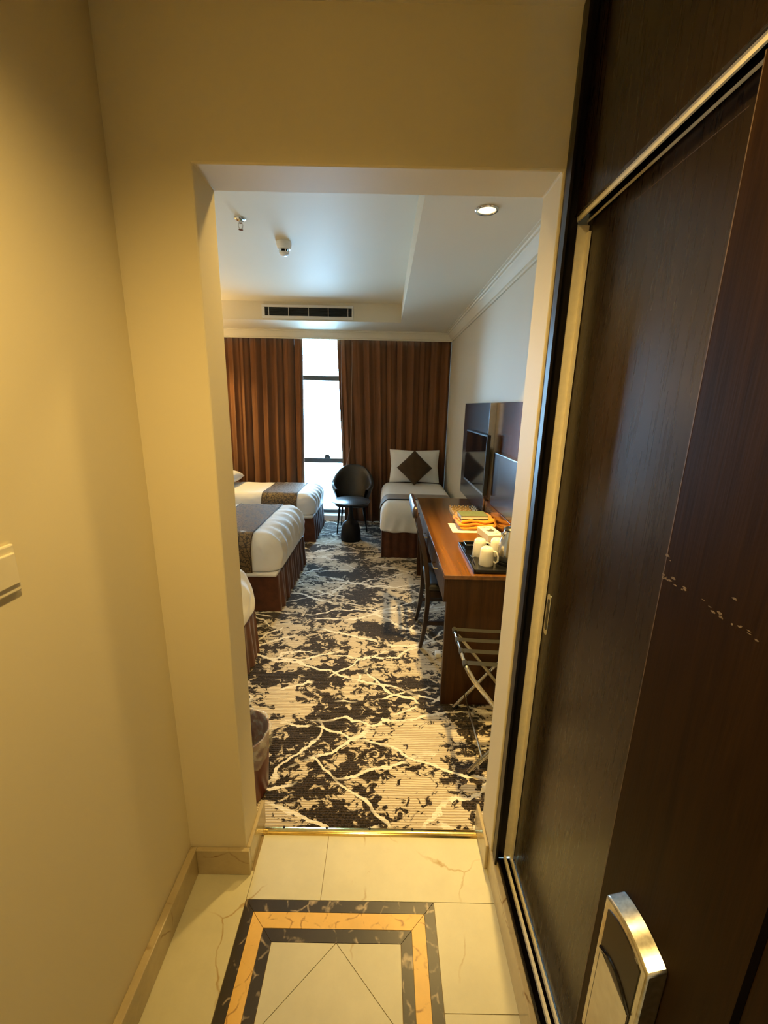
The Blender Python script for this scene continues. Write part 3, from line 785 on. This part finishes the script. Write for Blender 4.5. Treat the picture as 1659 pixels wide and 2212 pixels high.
pt = obj('pillow', pm, MT['linen'], smooth=True, angle=180)
tag(pt, 'white pillow lying on the far bed beside the window', 'pillow')

# single bed by the desk, foot towards the camera
sx0, sx1, sy0, sy1, szt = -0.03, 0.815, 4.265, 5.63, 0.615
t = thing('bed', 'narrow white single bed with taupe runner against the desk wall', 'bed', ((sx0+sx1)/2, (sy0+sy1)/2, 0))
sect = []
for k in range(61):
    f = k/60; sect.append((sx0+0.02+(sx1-sx0-0.04)*f, sy0+0.035+0.008*math.sin(f*17*PI)+0.005*math.sin(f*41)))
for k in range(41):
    f = k/40; sect.append((sx1-0.02, sy0+0.04+(sy1-sy0-0.06)*f))
for k in range(61):
    f = 1-k/60; sect.append((sx0+0.02+0.006*math.sin(f*40), sy0+0.045+(sy1-sy0-0.065)*f))
n = len(sect); vs = []
for z, off in ((0.006, -0.012), (0.15, -0.006), (0.30, 0.0)):
    for (x, y) in sect: vs.append((x, y+(off if y < sy0+0.06 else 0), z))
fs = []
for r_ in range(2):
    for i in range(n): fs.append((r_*n+i, r_*n+(i+1)%n, (r_+1)*n+(i+1)%n, (r_+1)*n+i))
fs.append(tuple(range(2*n, 3*n)))
obj('bed_skirt', G().add(vs, fs), MT['velvet'], t, smooth=True, angle=60)
def dsp3(p):
    d = wr(p, 0.016, 5.0, 2.2) + wr(p, 0.006, 16.0, 8.0)
    drape = 0.008*math.sin(p.x*46+2*wr(p, 1, 5, 1))*max(0.0, min(1.0, (0.52-p.z)/0.2))*(1 if p.y < sy0+0.15 else 0)
    return (p.x + d*0.4*(1 if p.x < sx0+0.1 else 0), p.y + (drape + d*0.4)*(1 if p.y < sy0+0.2 else 0), p.z + d*0.35*max(0.0, min(1.0, (p.z-0.5)/0.08)) + (0.006*math.sin(p.x*33) if p.z < 0.3 else 0))
obj('duvet', G().rbox(sx0, sx1, sy0, sy1, 0.275, szt, (0.10, 0.15, 0.03, 0.15), (40, 50, 16), dsp3), MT['linen'], t, smooth=True, angle=180)
def runner3(y0, y1, mat, name, lift, par):
    sec = [(sx0-0.007-lift, 0.36)]
    for k in range(9):
        a_ = PI - k*PI/16; sec.append((sx0+0.10+(0.108+lift)*math.cos(a_), szt-0.15+(0.157+lift)*math.sin(a_)))
    for k in range(9):
        a_ = PI/2 - k*PI/16; sec.append((sx1-0.10+(0.102+lift)*math.cos(a_), szt-0.15+(0.157+lift)*math.sin(a_)))
    def RP(u, v):
        f = v*(len(sec)-1); i = min(int(f), len(sec)-2); f -= i
        return (sec[i][0]*(1-f)+sec[i+1][0]*f, y0+(y1-y0)*u, sec[i][1]*(1-f)+sec[i+1][1]*f)
    r_ = obj(name, G().grid(RP, 8, 50), mat, par, smooth=True, angle=180)
    m = r_.modifiers.new('thickness', 'SOLIDIFY'); m.thickness = 0.004; m.offset = 1.0
    return r_
rn = runner3(4.43, 4.72, MT['runner_plain'], 'bed_runner', 0.0, t)
runner3(4.425, 4.455, MT['black_matte'], 'runner_hem', 0.003, rn)

pm = placed(pillow_mesh(0.66, 0.44, 0.15, seed=4), Matrix.Translation((0.405, 5.53, 0.835)) @ Matrix.Rotation(math.radians(74), 4, 'X'))
tag(obj('pillow', pm, MT['linen'], smooth=True, angle=180), 'white pillow propped upright at the head of the narrow single bed', 'pillow')
pm = placed(pillow_mesh(0.325, 0.325, 0.12, seed=6, pinch=0.05), Matrix.Translation((0.397, 5.375, 0.835)) @ Matrix.Rotation(math.radians(72), 4, 'X') @ Matrix.Rotation(PI/4, 4, 'Z'))
tag(obj('cushion', pm, MT['cushion'], smooth=True, angle=180), 'brown square cushion standing on its corner against the white pillow', 'cushion')

# ------------------------------------------------------------------ armchair
ACX, ACY = -0.40, 5.33
t = thing('armchair', 'dark grey leather tub armchair with thin black legs by the window', 'armchair', (ACX, ACY, 0))
def shell(u, v):
    # u round the back from one arm front to the other, v goes up the outside, over the rim, down the inside
    th_ = math.radians(-128 + 256*u)
    back = max(0.0, math.cos(th_/1.12)); ad = abs(math.degrees(th_))
    ztop = 0.832 if ad < 30 else (0.832 - 0.205*min(1.0, (ad-30)/62.0))
    ztop -= 0.012*max(0.0, 1-((ad-30)/14.0)**2) if ad < 44 and ad > 16 else 0.0
    if ad > 100: ztop -= 0.05*(ad-100)/28
    zb = 0.34
    prof_ = [(0.0, -0.075), (0.35, -0.03), (0.8, 0.0), (0.96, 0.004), (1.0, -0.012), (1.0, -0.030), (0.95, -0.044), (0.6, -0.055), (0.2, -0.085)]
    f = v*(len(prof_)-1); i = min(int(f), len(prof_)-2); f -= i
    hh = prof_[i][0]*(1-f)+prof_[i+1][0]*f; off = prof_[i][1]*(1-f)+prof_[i+1][1]*f
    z = zb+(ztop-zb)*hh
    taper = 0.86 + 0.14*min(1.0, max(0.0, (z-0.36)/0.25))
    rx, ry = (0.268+off)*taper, (0.255+off)
    lean = 0.06*back*hh
    return (ACX + rx*math.sin(th_), ACY - 0.02 + ry*math.cos(th_) + lean, z)
sh = obj('tub_back', G().grid(shell, 49, 25), MT['leather'], t, smooth=True, angle=180)
obj('seat', G().rbox(ACX-0.215, ACX+0.215, ACY-0.245, ACY+0.20, 0.34, 0.445, (0.10, 0.10, 0.04, 0.05), (20, 20, 8)), MT['leather'], t, smooth=True, angle=180)
for (lx, ly, bx, by) in ((-0.15,-0.17,-0.185,-0.18),(0.15,-0.17,0.195,-0.10),(-0.14,0.13,-0.17,0.20),(0.14,0.13,0.17,0.20)):
    obj('leg', G().tube([(ACX+lx,ACY+ly,0.36),(ACX+bx,ACY+by,0.004)], [0.016,0.008], 10), MT['black_matte'], t, smooth=True)

# ------------------------------------------------------------------ coffee table
TCX, TCY = -0.388, 4.885
t = thing('side_table', 'round black pedestal side table with bottle shaped base', 'table', (TCX, TCY, 0))
obj('base', G().lathe([(0.115,0.004),(0.124,0.02),(0.118,0.12),(0.098,0.205),(0.085,0.228),(0.055,0.250),(0.040,0.275),(0.030,0.32),(0.022,0.38),(0.020,0.48)], (TCX,TCY,0), 36), MT['black_matte'], t, smooth=True)
obj('tabletop', G().lathe([(0.05,0.476),(0.215,0.482),(0.233,0.488),(0.236,0.495),(0.230,0.500),(0.0,0.500)], (TCX,TCY,0), 56), MT['table_top'], t, smooth=True)

# ------------------------------------------------------------------ desk and the panels above it
DZ = 0.775
t = thing('desk', 'long walnut writing desk along the wall with shallow drawers', 'desk', (0.57, 2.9, 0))
obj('desktop', B(0.318, 0.815, 1.974, 3.835, DZ-0.022, DZ), MT['desk_top'], t, bevel=0.002)
obj('side_panel', B(0.338, 0.815, 1.987, 2.020, 0.004, DZ-0.022), MT['desk_side'], t, bevel=0.001)
obj('side_panel', B(0.338, 0.815, 3.795, 3.828, 0.004, DZ-0.022), MT['desk_side'], t, bevel=0.001)
obj('apron', B(0.338, 0.352, 2.020, 3.795, 0.622, DZ-0.022), MT['desk_side'], t)
obj('apron_cap', B(0.322, 0.338, 1.987, 2.020, 0.622, DZ-0.022), MT['desk_side'], t)
obj('modesty_panel', B(0.795, 0.815, 2.02, 3.795, 0.30, DZ-0.022), MT['desk_side'], t)
for k in range(3):
    y0 = 2.026 + k*0.590
    d_ = obj('drawer', B(0.322, 0.338, y0, y0+0.582, 0.624, DZ-0.026), MT['desk_side'], t, bevel=0.0015)
    yc = y0+0.291
    obj('handle', G().tube([(0.322,yc-0.05,0.695),(0.302,yc-0.045,0.695),(0.298,yc,0.695),(0.302,yc+0.045,0.695),(0.322,yc+0.05,0.695)], 0.005, 8), MT['chrome'], d_, smooth=True)

t = thing('wall_panel', 'glossy walnut wall panel with a raised lower board above the desk', 'wall panel', (0.82, 2.3, 0.9))
obj('board', B(0.820, 0.8395, 1.60, 3.40, 0.912, 1.642), MT['panel_wood'], t, bevel=0.001)
obj('upstand', B(0.786, 0.8195, 1.974, 3.14, DZ+0.001, 0.912), MT['panel_wood'], t, bevel=0.001)
lb = obj('raised_board', B(0.790, 0.820, 1.60, 3.02, 0.914, 1.290), MT['tv_wood'], t, bevel=0.0015)
obj('top_edge', B(0.789, 0.820, 1.60, 3.021, 1.290, 1.297), MT['steel'], lb)
t = thing('tv_panel', 'dark gloss television panel mounted on the wall beyond the desk', 'wall panel', (0.80, 3.65, 0.79))
obj('backboard', B(0.772, 0.8195, 3.165, 4.14, 0.79, 1.640), MT['tv_wood'], t, bevel=0.001)
obj('edge_strip', B(0.771, 0.8195, 3.155, 3.165, 0.79, 1.640), MT['steel'], t)
obj('side_board', B(0.8195, 0.8395, 3.40, 4.10, 0.75, 1.60), MT['tv_wood'], t)
t = thing('television', 'flat black television hung on the dark gloss panel', 'television', (0.75, 3.43, 0.97))
obj('case', B(0.742, 0.7705, 3.055, 3.835, 0.965, 1.412), MT['black_plastic'], t, bevel=0.003)
obj('screen', B(0.7405, 0.7425, 3.068, 3.822, 0.985, 1.400), MT['black_gloss'], t)
obj('lower_bezel', B(0.7400, 0.7425, 3.062, 3.828, 0.967, 0.983), MT['steel'], t)

# ------------------------------------------------------------------ desk chair
t = thing('desk_chair', 'dark wooden chair with bowed back posts pushed up to the desk', 'chair', (0.45, 2.74, 0))
def post(y, dy):
    pts = [(0.271,y,0.004),(0.296,y,0.155),(0.309,y,0.37),(0.292,y,0.58),(0.264,y,0.729),(0.231,y,0.877),(0.205,y,0.960)]
    # smooth
    P = [Vector(p) for p in pts]; out = []
    for i in range(len(P)-1):
        p0, p1, p2, p3 = P[max(0,i-1)], P[i], P[i+1], P[min(len(P)-1,i+2)]
        for k in range(4):
            u = k/4; out.append(0.5*((2*p1)+(p2-p0)*u+(2*p0-5*p1+4*p2-p3)*u*u+(-p0+3*p1-3*p2+p3)*u**3))
    out.append(P[-1])
    g = G(); vs = []; n = len(out)
    for i, p in enumerate(out):
        w = 0.015 if i > 3 else 0.011+0.001*i
        for (a, b) in ((-w,-0.013),(w,-0.013),(w,0.013),(-w,0.013)): vs.append((p.x+a, p.y+b, p.z))
    fs = [(0,3,2,1), ((n-1)*4,(n-1)*4+1,(n-1)*4+2,(n-1)*4+3)]
    for i in range(n-1):
        for k in range(4): fs.append((i*4+k, i*4+(k+1)%4, i*4+4+(k+1)%4, i*4+4+k))
    return g.add(vs, fs)
CY0, CY1 = 2.55, 2.93
for y in (CY0, CY1): obj('back_post', post(y, 0), MT['chair_wood'], t, smooth=True, bevel=0.003, angle=50)
obj('top_rail', G().rbox(0.186, 0.222, CY0-0.03, CY1+0.03, 0.915, 1.00, (0.014, 0.04, 0.03, 0.035), (8, 20, 10)), MT['chair_wood'], t, smooth=True, angle=180)
for z, x in ((0.80, 0.248), (0.70, 0.270)):
    obj('back_slat', B(x-0.008, x+0.008, CY0, CY1, z-0.022, z+0.022), MT['chair_wood'], t, bevel=0.004)
obj('seat', G().rbox(0.300, 0.715, CY0-0.02, CY1+0.02, 0.425, 0.475, (0.03, 0.03, 0.015, 0.03), (16, 16, 6)), MT['leather'], t, smooth=True, angle=180)
obj('seat_rail', B(0.310, 0.70, CY0-0.008, CY1+0.008, 0.375, 0.425), MT['chair_wood'], t, bevel=0.004)
for y in (CY0+0.01, CY1-0.01):
    obj('leg', G().tube([(0.68,y,0.40),(0.69,y,0.004)], [0.017,0.012], 8), MT['chair_wood'], t, smooth=True)
    obj('stretcher', B(0.31, 0.68, y-0.008, y+0.008, 0.17, 0.195), MT['chair_wood'], t)

# ------------------------------------------------------------------ luggage rack
t = thing('luggage_rack', 'folding chrome luggage rack with black straps beside the desk', 'luggage rack', (0.59, 1.75, 0))
ya, yb, xa, xb, zt_ = 1.565, 1.935, 0.376, 0.79, 0.505
def frame_pts(xtop, xbot, near, far, bend):
    s = 1 if xbot > xtop else -1
    pts = [(xbot, near, 0.012), (xtop+s*0.085, near, zt_-0.115), (xtop+s*0.03, near+0.004, zt_-0.045), (xtop+s*0.006, near+0.022, zt_-0.008), (xtop, near+0.05, zt_)]
    pts += [(xtop, far-0.05, zt_), (xtop+s*0.006, far-0.022, zt_-0.008), (xtop+s*0.03, far-0.004, zt_-0.045), (xtop+s*0.085, far, zt_-0.115), (xbot, far, 0.012)]
    return pts
obj('tube_frame', G().tube(frame_pts(xa, xb-0.03, ya, yb, 1), 0.0105, 10), MT['chrome'], t, smooth=True)
obj('tube_frame', G().tube(frame_pts(xb, xa+0.03, ya-0.03, yb+0.022, -1), 0.0105, 10), MT['chrome'], t, smooth=True)
obj('stretcher', G().tube([(xa+0.085, ya-0.03, 0.095), (xa+0.085, yb+0.022, 0.095)], 0.005, 8), MT['chrome'], t, smooth=True)
obj('stretcher', G().tube([(xb-0.085, ya, 0.095), (xb-0.085, yb, 0.095)], 0.005, 8), MT['chrome'], t, smooth=True)
for (x, y) in ((xa+0.03, ya-0.03), (xa+0.03, yb+0.022), (xb-0.03, ya), (xb-0.03, yb)):
    obj('foot_cap', G().tube([(x, y, 0.005), (x+(0.02 if x < 0.55 else -0.02), y, 0.026)], 0.0135, 10), MT['black_matte'], t, smooth=True)
for k in range(4):
    y = 1.905 - k*0.095
    obj('strap', G().grid(lambda u, v, y=y: (xa-0.0125+(xb-xa+0.025)*u, y-0.016+0.032*v, zt_+0.010-0.010*math.sin(PI*u)-(0.0 if 0.02 < u < 0.98 else 0.010)), 16, 3), MT['strap'], t)
    for x in (xa, xb): obj('strap_loop', G().lathe([(0.0122,-0.017),(0.0128,-0.012),(0.0128,0.012),(0.0122,0.017)], (x, y, zt_), 14, 'y'), MT['strap'], t, smooth=True)

# ------------------------------------------------------------------ waste bin
t = thing('waste_bin', 'red brown waste bin with a clear plastic liner behind the doorway jamb', 'bin', (-0.575, 1.435, 0))
bc = (-0.575, 1.435, 0.004)
obj('body', G().lathe([(0.0,0.004),(0.100,0.0),(0.108,0.02),(0.124,0.30),(0.120,0.30),(0.104,0.02),(0.0,0.012)], bc, 36), MT['bin'], t, smooth=True)
def bagf(u, v):
    a_ = 2*PI*u; w = 0.006*math.sin(9*a_)+0.004*math.sin(17*a_+1)
    prof_ = [(0.128, 0.225), (0.130, 0.26), (0.129, 0.302), (0.124, 0.312), (0.118, 0.302), (0.112, 0.20), (0.106, 0.08)]
    f = v*(len(prof_)-1); i = min(int(f), len(prof_)-2); f -= i
    r_ = prof_[i][0]*(1-f)+prof_[i+1][0]*f; z = prof_[i][1]*(1-f)+prof_[i+1][1]*f
    r_ += w*(1-v)*1.0 + (0.003 if v < 0.5 else -0.002); z += (0.022*math.sin(3*a_+0.6) + 0.008*math.sin(11*a_))*(1-v) if v < 0.3 else 0
    return (bc[0]+r_*math.cos(a_), bc[1]+r_*math.sin(a_), z)
obj('plastic_liner', G().grid(bagf, 72, 22, True), MT['bag'], t, smooth=True, angle=180)

# ------------------------------------------------------------------ things on the desk
Z0 = DZ
t = thing('tray', 'black plastic tray under the mugs and kettle', 'tray', (0.625, 2.23, Z0))
obj('tray_floor', B(0.478, 0.775, 2.005, 2.455, Z0, Z0+0.008), MT['tray'], t, bevel=0.002)
for q in ((0.470,0.480,2.0,2.46),(0.773,0.783,2.0,2.46),(0.480,0.773,2.0,2.010),(0.480,0.773,2.45,2.46)):
    obj('rim', B(q[0],q[1],q[2],q[3],Z0,Z0+0.022), MT['tray'], t, bevel=0.003)
def mug(x, y, ang, label):
    t = thing('mug', label, 'mug', (x, y, Z0+0.0082), ang, group='upturned mugs on the black tray')
    pr = [(0.0395,0.0),(0.0400,0.003),(0.0385,0.03),(0.0345,0.075),(0.0305,0.092),(0.022,0.099),(0.0,0.100)]
    obj('cup', G().lathe(pr, (0,0,0), 32), MT['porcelain'], t, smooth=True, local=True, angle=60)
    hp = [(0.036,0,0.024),(0.050,0,0.018),(0.061,0,0.030),(0.060,0,0.055),(0.050,0,0.076),(0.032,0,0.080)]
    obj('handle', G().tube(hp, 0.0055, 8), MT['porcelain'], t, smooth=True, local=True)
mug(0.562, 2.120, -0.5, 'cream mug upturned at the front of the black tray')
mug(0.556, 2.262, -0.25, 'cream mug upturned on the tray behind the front one, towards the window')
mug(0.655, 2.275, -0.4, 'cream mug upturned on the tray next to the kettle')
t = thing('kettle', 'brushed steel electric kettle with black base on the tray', 'kettle', (0.694, 2.150, Z0+0.008))
kc = (0.694, 2.150, Z0+0.0083)
obj('power_base', G().lathe([(0.070,0.0),(0.072,0.004),(0.070,0.016),(0.060,0.020)], kc, 32), MT['black_plastic'], t, smooth=True)
obj('body', G().lathe([(0.066,0.020),(0.068,0.024),(0.067,0.060),(0.060,0.11),(0.050,0.155),(0.042,0.178),(0.040,0.184)], kc, 36), MT['steel'], t, smooth=True)
obj('lower_band', G().lathe([(0.0675,0.020),(0.0695,0.022),(0.0690,0.046),(0.0675,0.048)], kc, 36), MT['black_plastic'], t, smooth=True)
ld = obj('lid', G().lathe([(0.041,0.184),(0.041,0.190),(0.034,0.198),(0.014,0.203),(0.010,0.210),(0.013,0.218),(0.0,0.220)], kc, 28), MT['black_plastic'], t, smooth=True)
obj('handle', G().tube([(kc[0]+0.038,kc[1]+0.01,kc[2]+0.185),(kc[0]+0.070,kc[1]+0.02,kc[2]+0.188),(kc[0]+0.088,kc[1]+0.025,kc[2]+0.16),(kc[0]+0.088,kc[1]+0.025,kc[2]+0.09),(kc[0]+0.066,kc[1]+0.018,kc[2]+0.055)], 0.009, 10), MT['black_plastic'], t, smooth=True)
obj('spout', G().tube([(kc[0]-0.040,kc[1]-0.01,kc[2]+0.150),(kc[0]-0.056,kc[1]-0.014,kc[2]+0.172)], [0.016,0.009], 10), MT['steel'], t, smooth=True)
t = thing('sachet_holder', 'small black sachet holder with chrome rim on the far corner of the tray', 'holder', (0.535, 2.39, Z0+0.008))
for q in ((0.495,0.575,2.425,2.430),(0.495,0.575,2.350,2.355),(0.495,0.500,2.355,2.425),(0.570,0.575,2.355,2.425)):
    obj('side', B(q[0],q[1],q[2],q[3],Z0+0.0083,Z0+0.036), MT['black_plastic'], t)
obj('chrome_rim', G().tube([(0.496,2.352,Z0+0.037),(0.574,2.352,Z0+0.037),(0.574,2.429,Z0+0.037),(0.496,2.429,Z0+0.037)], 0.0025, 6, True), MT['chrome'], t)
t = thing('teaspoon', 'chrome teaspoon lying on the tray beside the mugs', 'spoon', (0.505, 2.16, Z0+0.009))
obj('stem', G().tube([(0.500,2.10,Z0+0.012),(0.503,2.16,Z0+0.014),(0.510,2.22,Z0+0.012)], 0.0022, 6), MT['chrome'], t, smooth=True)
obj('bowl', G().rbox(0.500, 0.524, 2.215, 2.255, Z0+0.0085, Z0+0.014, (0.011,0.018,0.002,0.003), (8,8,4)), MT['chrome'], t, smooth=True, angle=180)

tb = thing('tissue_box', 'cream tissue box with grey printed motifs beyond the kettle', 'tissue box', (0.708, 2.635, Z0), math.radians(8))
obj('carton', B(-0.052, 0.052, -0.100, 0.100, 0.0, 0.046), MT['paper'], tb, local=True, bevel=0.002)
obj('opening', G().lathe([(0.028,0.0462),(0.026,0.0468),(0.0,0.0468)], (0,0,0), 24), MT['ink'], tb, local=True)
for (x_, y_, r_) in ((-0.028,0.070,0.013),(-0.006,0.076,0.011),(0.018,0.066,0.012),(0.028,-0.060,0.014),(0.004,-0.072,0.012)):
    pts = [(x_+r_*math.cos(a_*0.7), y_+0.6*r_*math.sin(a_*1.3), 0.0463) for a_ in [k*0.5 for k in range(14)]]
    obj('print', G().tube(pts, 0.0012, 5), MT['ink'], tb, local=True)
obj('tissue', G().grid(lambda u, v: ((u-0.5)*0.04, (v-0.5)*0.012*(1+u), 0.044+0.018*math.sin(PI*u)*(0.5+0.5*math.cos(6*v))), 10, 6), MT['paper'], tb, local=True)
tag(obj('paper_sheet', B(0.478, 0.700, 2.725, 2.955, Z0, Z0+0.0012), MT['paper']), 'white paper sheet lying under the folded orange cloth', 'paper')

t = thing('folded_cloth', 'folded orange cloth lying on the desk under the green book', 'cloth', (0.655, 2.90, Z0))
lay = [(0.530, 0.775, 2.765, 3.030, 0.0, 0.020), (0.520, 0.768, 2.772, 3.020, 0.019, 0.040), (0.535, 0.780, 2.780, 3.035, 0.039, 0.060)]
for i, q in enumerate(lay):
    def dc(p, i=i): return (p.x+wr(p,0.012,22,i*3), p.y+wr(p,0.014,20,i*5+1), p.z+wr(p,0.006,26,i)+0.004*math.sin(p.x*40+i))
    obj('fold', G().rbox(q[0],q[1],q[2],q[3],Z0+q[4]+0.012,Z0+q[5]+0.011,(0.02,0.012,0.008,0.009),(26,26,5),dc), MT['orange_cloth'], t, smooth=True, angle=180)
obj('loose_end', G().tube([(0.765,2.90,Z0+0.06),(0.785,2.86,Z0+0.045),(0.772,2.80,Z0+0.028),(0.745,2.755,Z0+0.02)], [0.014,0.020,0.018,0.012], 10), MT['orange_cloth'], t, smooth=True)
t = thing('book', 'green covered book lying on the folded orange cloth', 'book', (0.635, 2.870, Z0+0.077), math.radians(2))
obj('cover', G().box(-0.095,0.095,-0.070,0.070,0,0.002).box(-0.095,0.095,-0.070,0.070,0.021,0.0235).box(0.093,0.095,-0.070,0.070,0,0.0235), MT['green_cover'], t, local=True)
obj('pages', B(-0.0935, 0.092, -0.067, 0.067, 0.002, 0.021), MT['pages'], t, local=True)

t = thing('woven_basket', 'woven straw basket with black and white pattern at one end, beyond the book', 'basket', (0.64, 3.20, Z0))
obj('basket_base', B(0.548, 0.745, 3.075, 3.33, Z0, Z0+0.012), MT['straw'], t)
g1, g2 = G(), G()
nx_, ny_ = 12, 10
for i in range(nx_):
    for j in range(ny_):
        u0, u1 = i/nx_, (i+1)/nx_; v0, v1 = j/ny_, (j+1)/ny_
        ex = 0.016*((j+0.5)/ny_)
        x0 = 0.540 + (0.215)*u0; x1 = 0.540 + 0.215*u1; y0 = 3.06+0.28*v0; y1 = 3.06+0.28*v1
        zz = Z0+0.012 + (0.034 if (i in (0, nx_-1) or j in (0, ny_-1)) else 0.026) + (0.006 if (i+j) % 2 else 0.0)
        gg = g1 if i < 9 else g2
        if (i+j) % 2: gg.rbox(x0, x1, y0+0.004, y1-0.004, Z0+0.012, zz, (0.008,0.004,0.002,0.006), (3,2,2))
        else: gg.rbox(x0+0.003, x1-0.003, y0, y1, Z0+0.012, zz, (0.004,0.008,0.002,0.006), (2,3,2))
wv_ = obj('weave', g1, MT['straw'], t, smooth=True, angle=70); wv_['kind'] = 'stuff'
def bw():
    tt_ = NT('black_white_weave'); ch = tt_.node('ShaderNodeTexChecker'); ch.inputs['Scale'].default_value = 70
    ch.inputs['Color1'].default_value = (0.6,0.58,0.5,1); ch.inputs['Color2'].default_value = (0.03,0.03,0.03,1)
    tt_.link(tt_.tc.outputs['Object'], ch.inputs['Vector']); tt_.color(ch.outputs['Color']); tt_.rough(0.7); return tt_.m
wv2 = obj('patterned_weave', g2, bw(), t, smooth=True, angle=70); wv2['kind'] = 'stuff'

# small white tag on the carpet by the desk panel
tgm = G().box(0.365, 0.405, 2.43, 2.47, 0.0045, 0.030)
tag(obj('charger_plug', G().rbox(0.362, 0.402, 2.425, 2.470, 0.0045, 0.034, 0.006, (6,6,5)).box(0.376,0.380,2.470,2.486,0.014,0.018).box(0.388,0.392,2.470,2.486,0.014,0.018), MT['white'], smooth=True, angle=60), 'small white plastic plug lying on the carpet behind the desk side panel', 'plug')
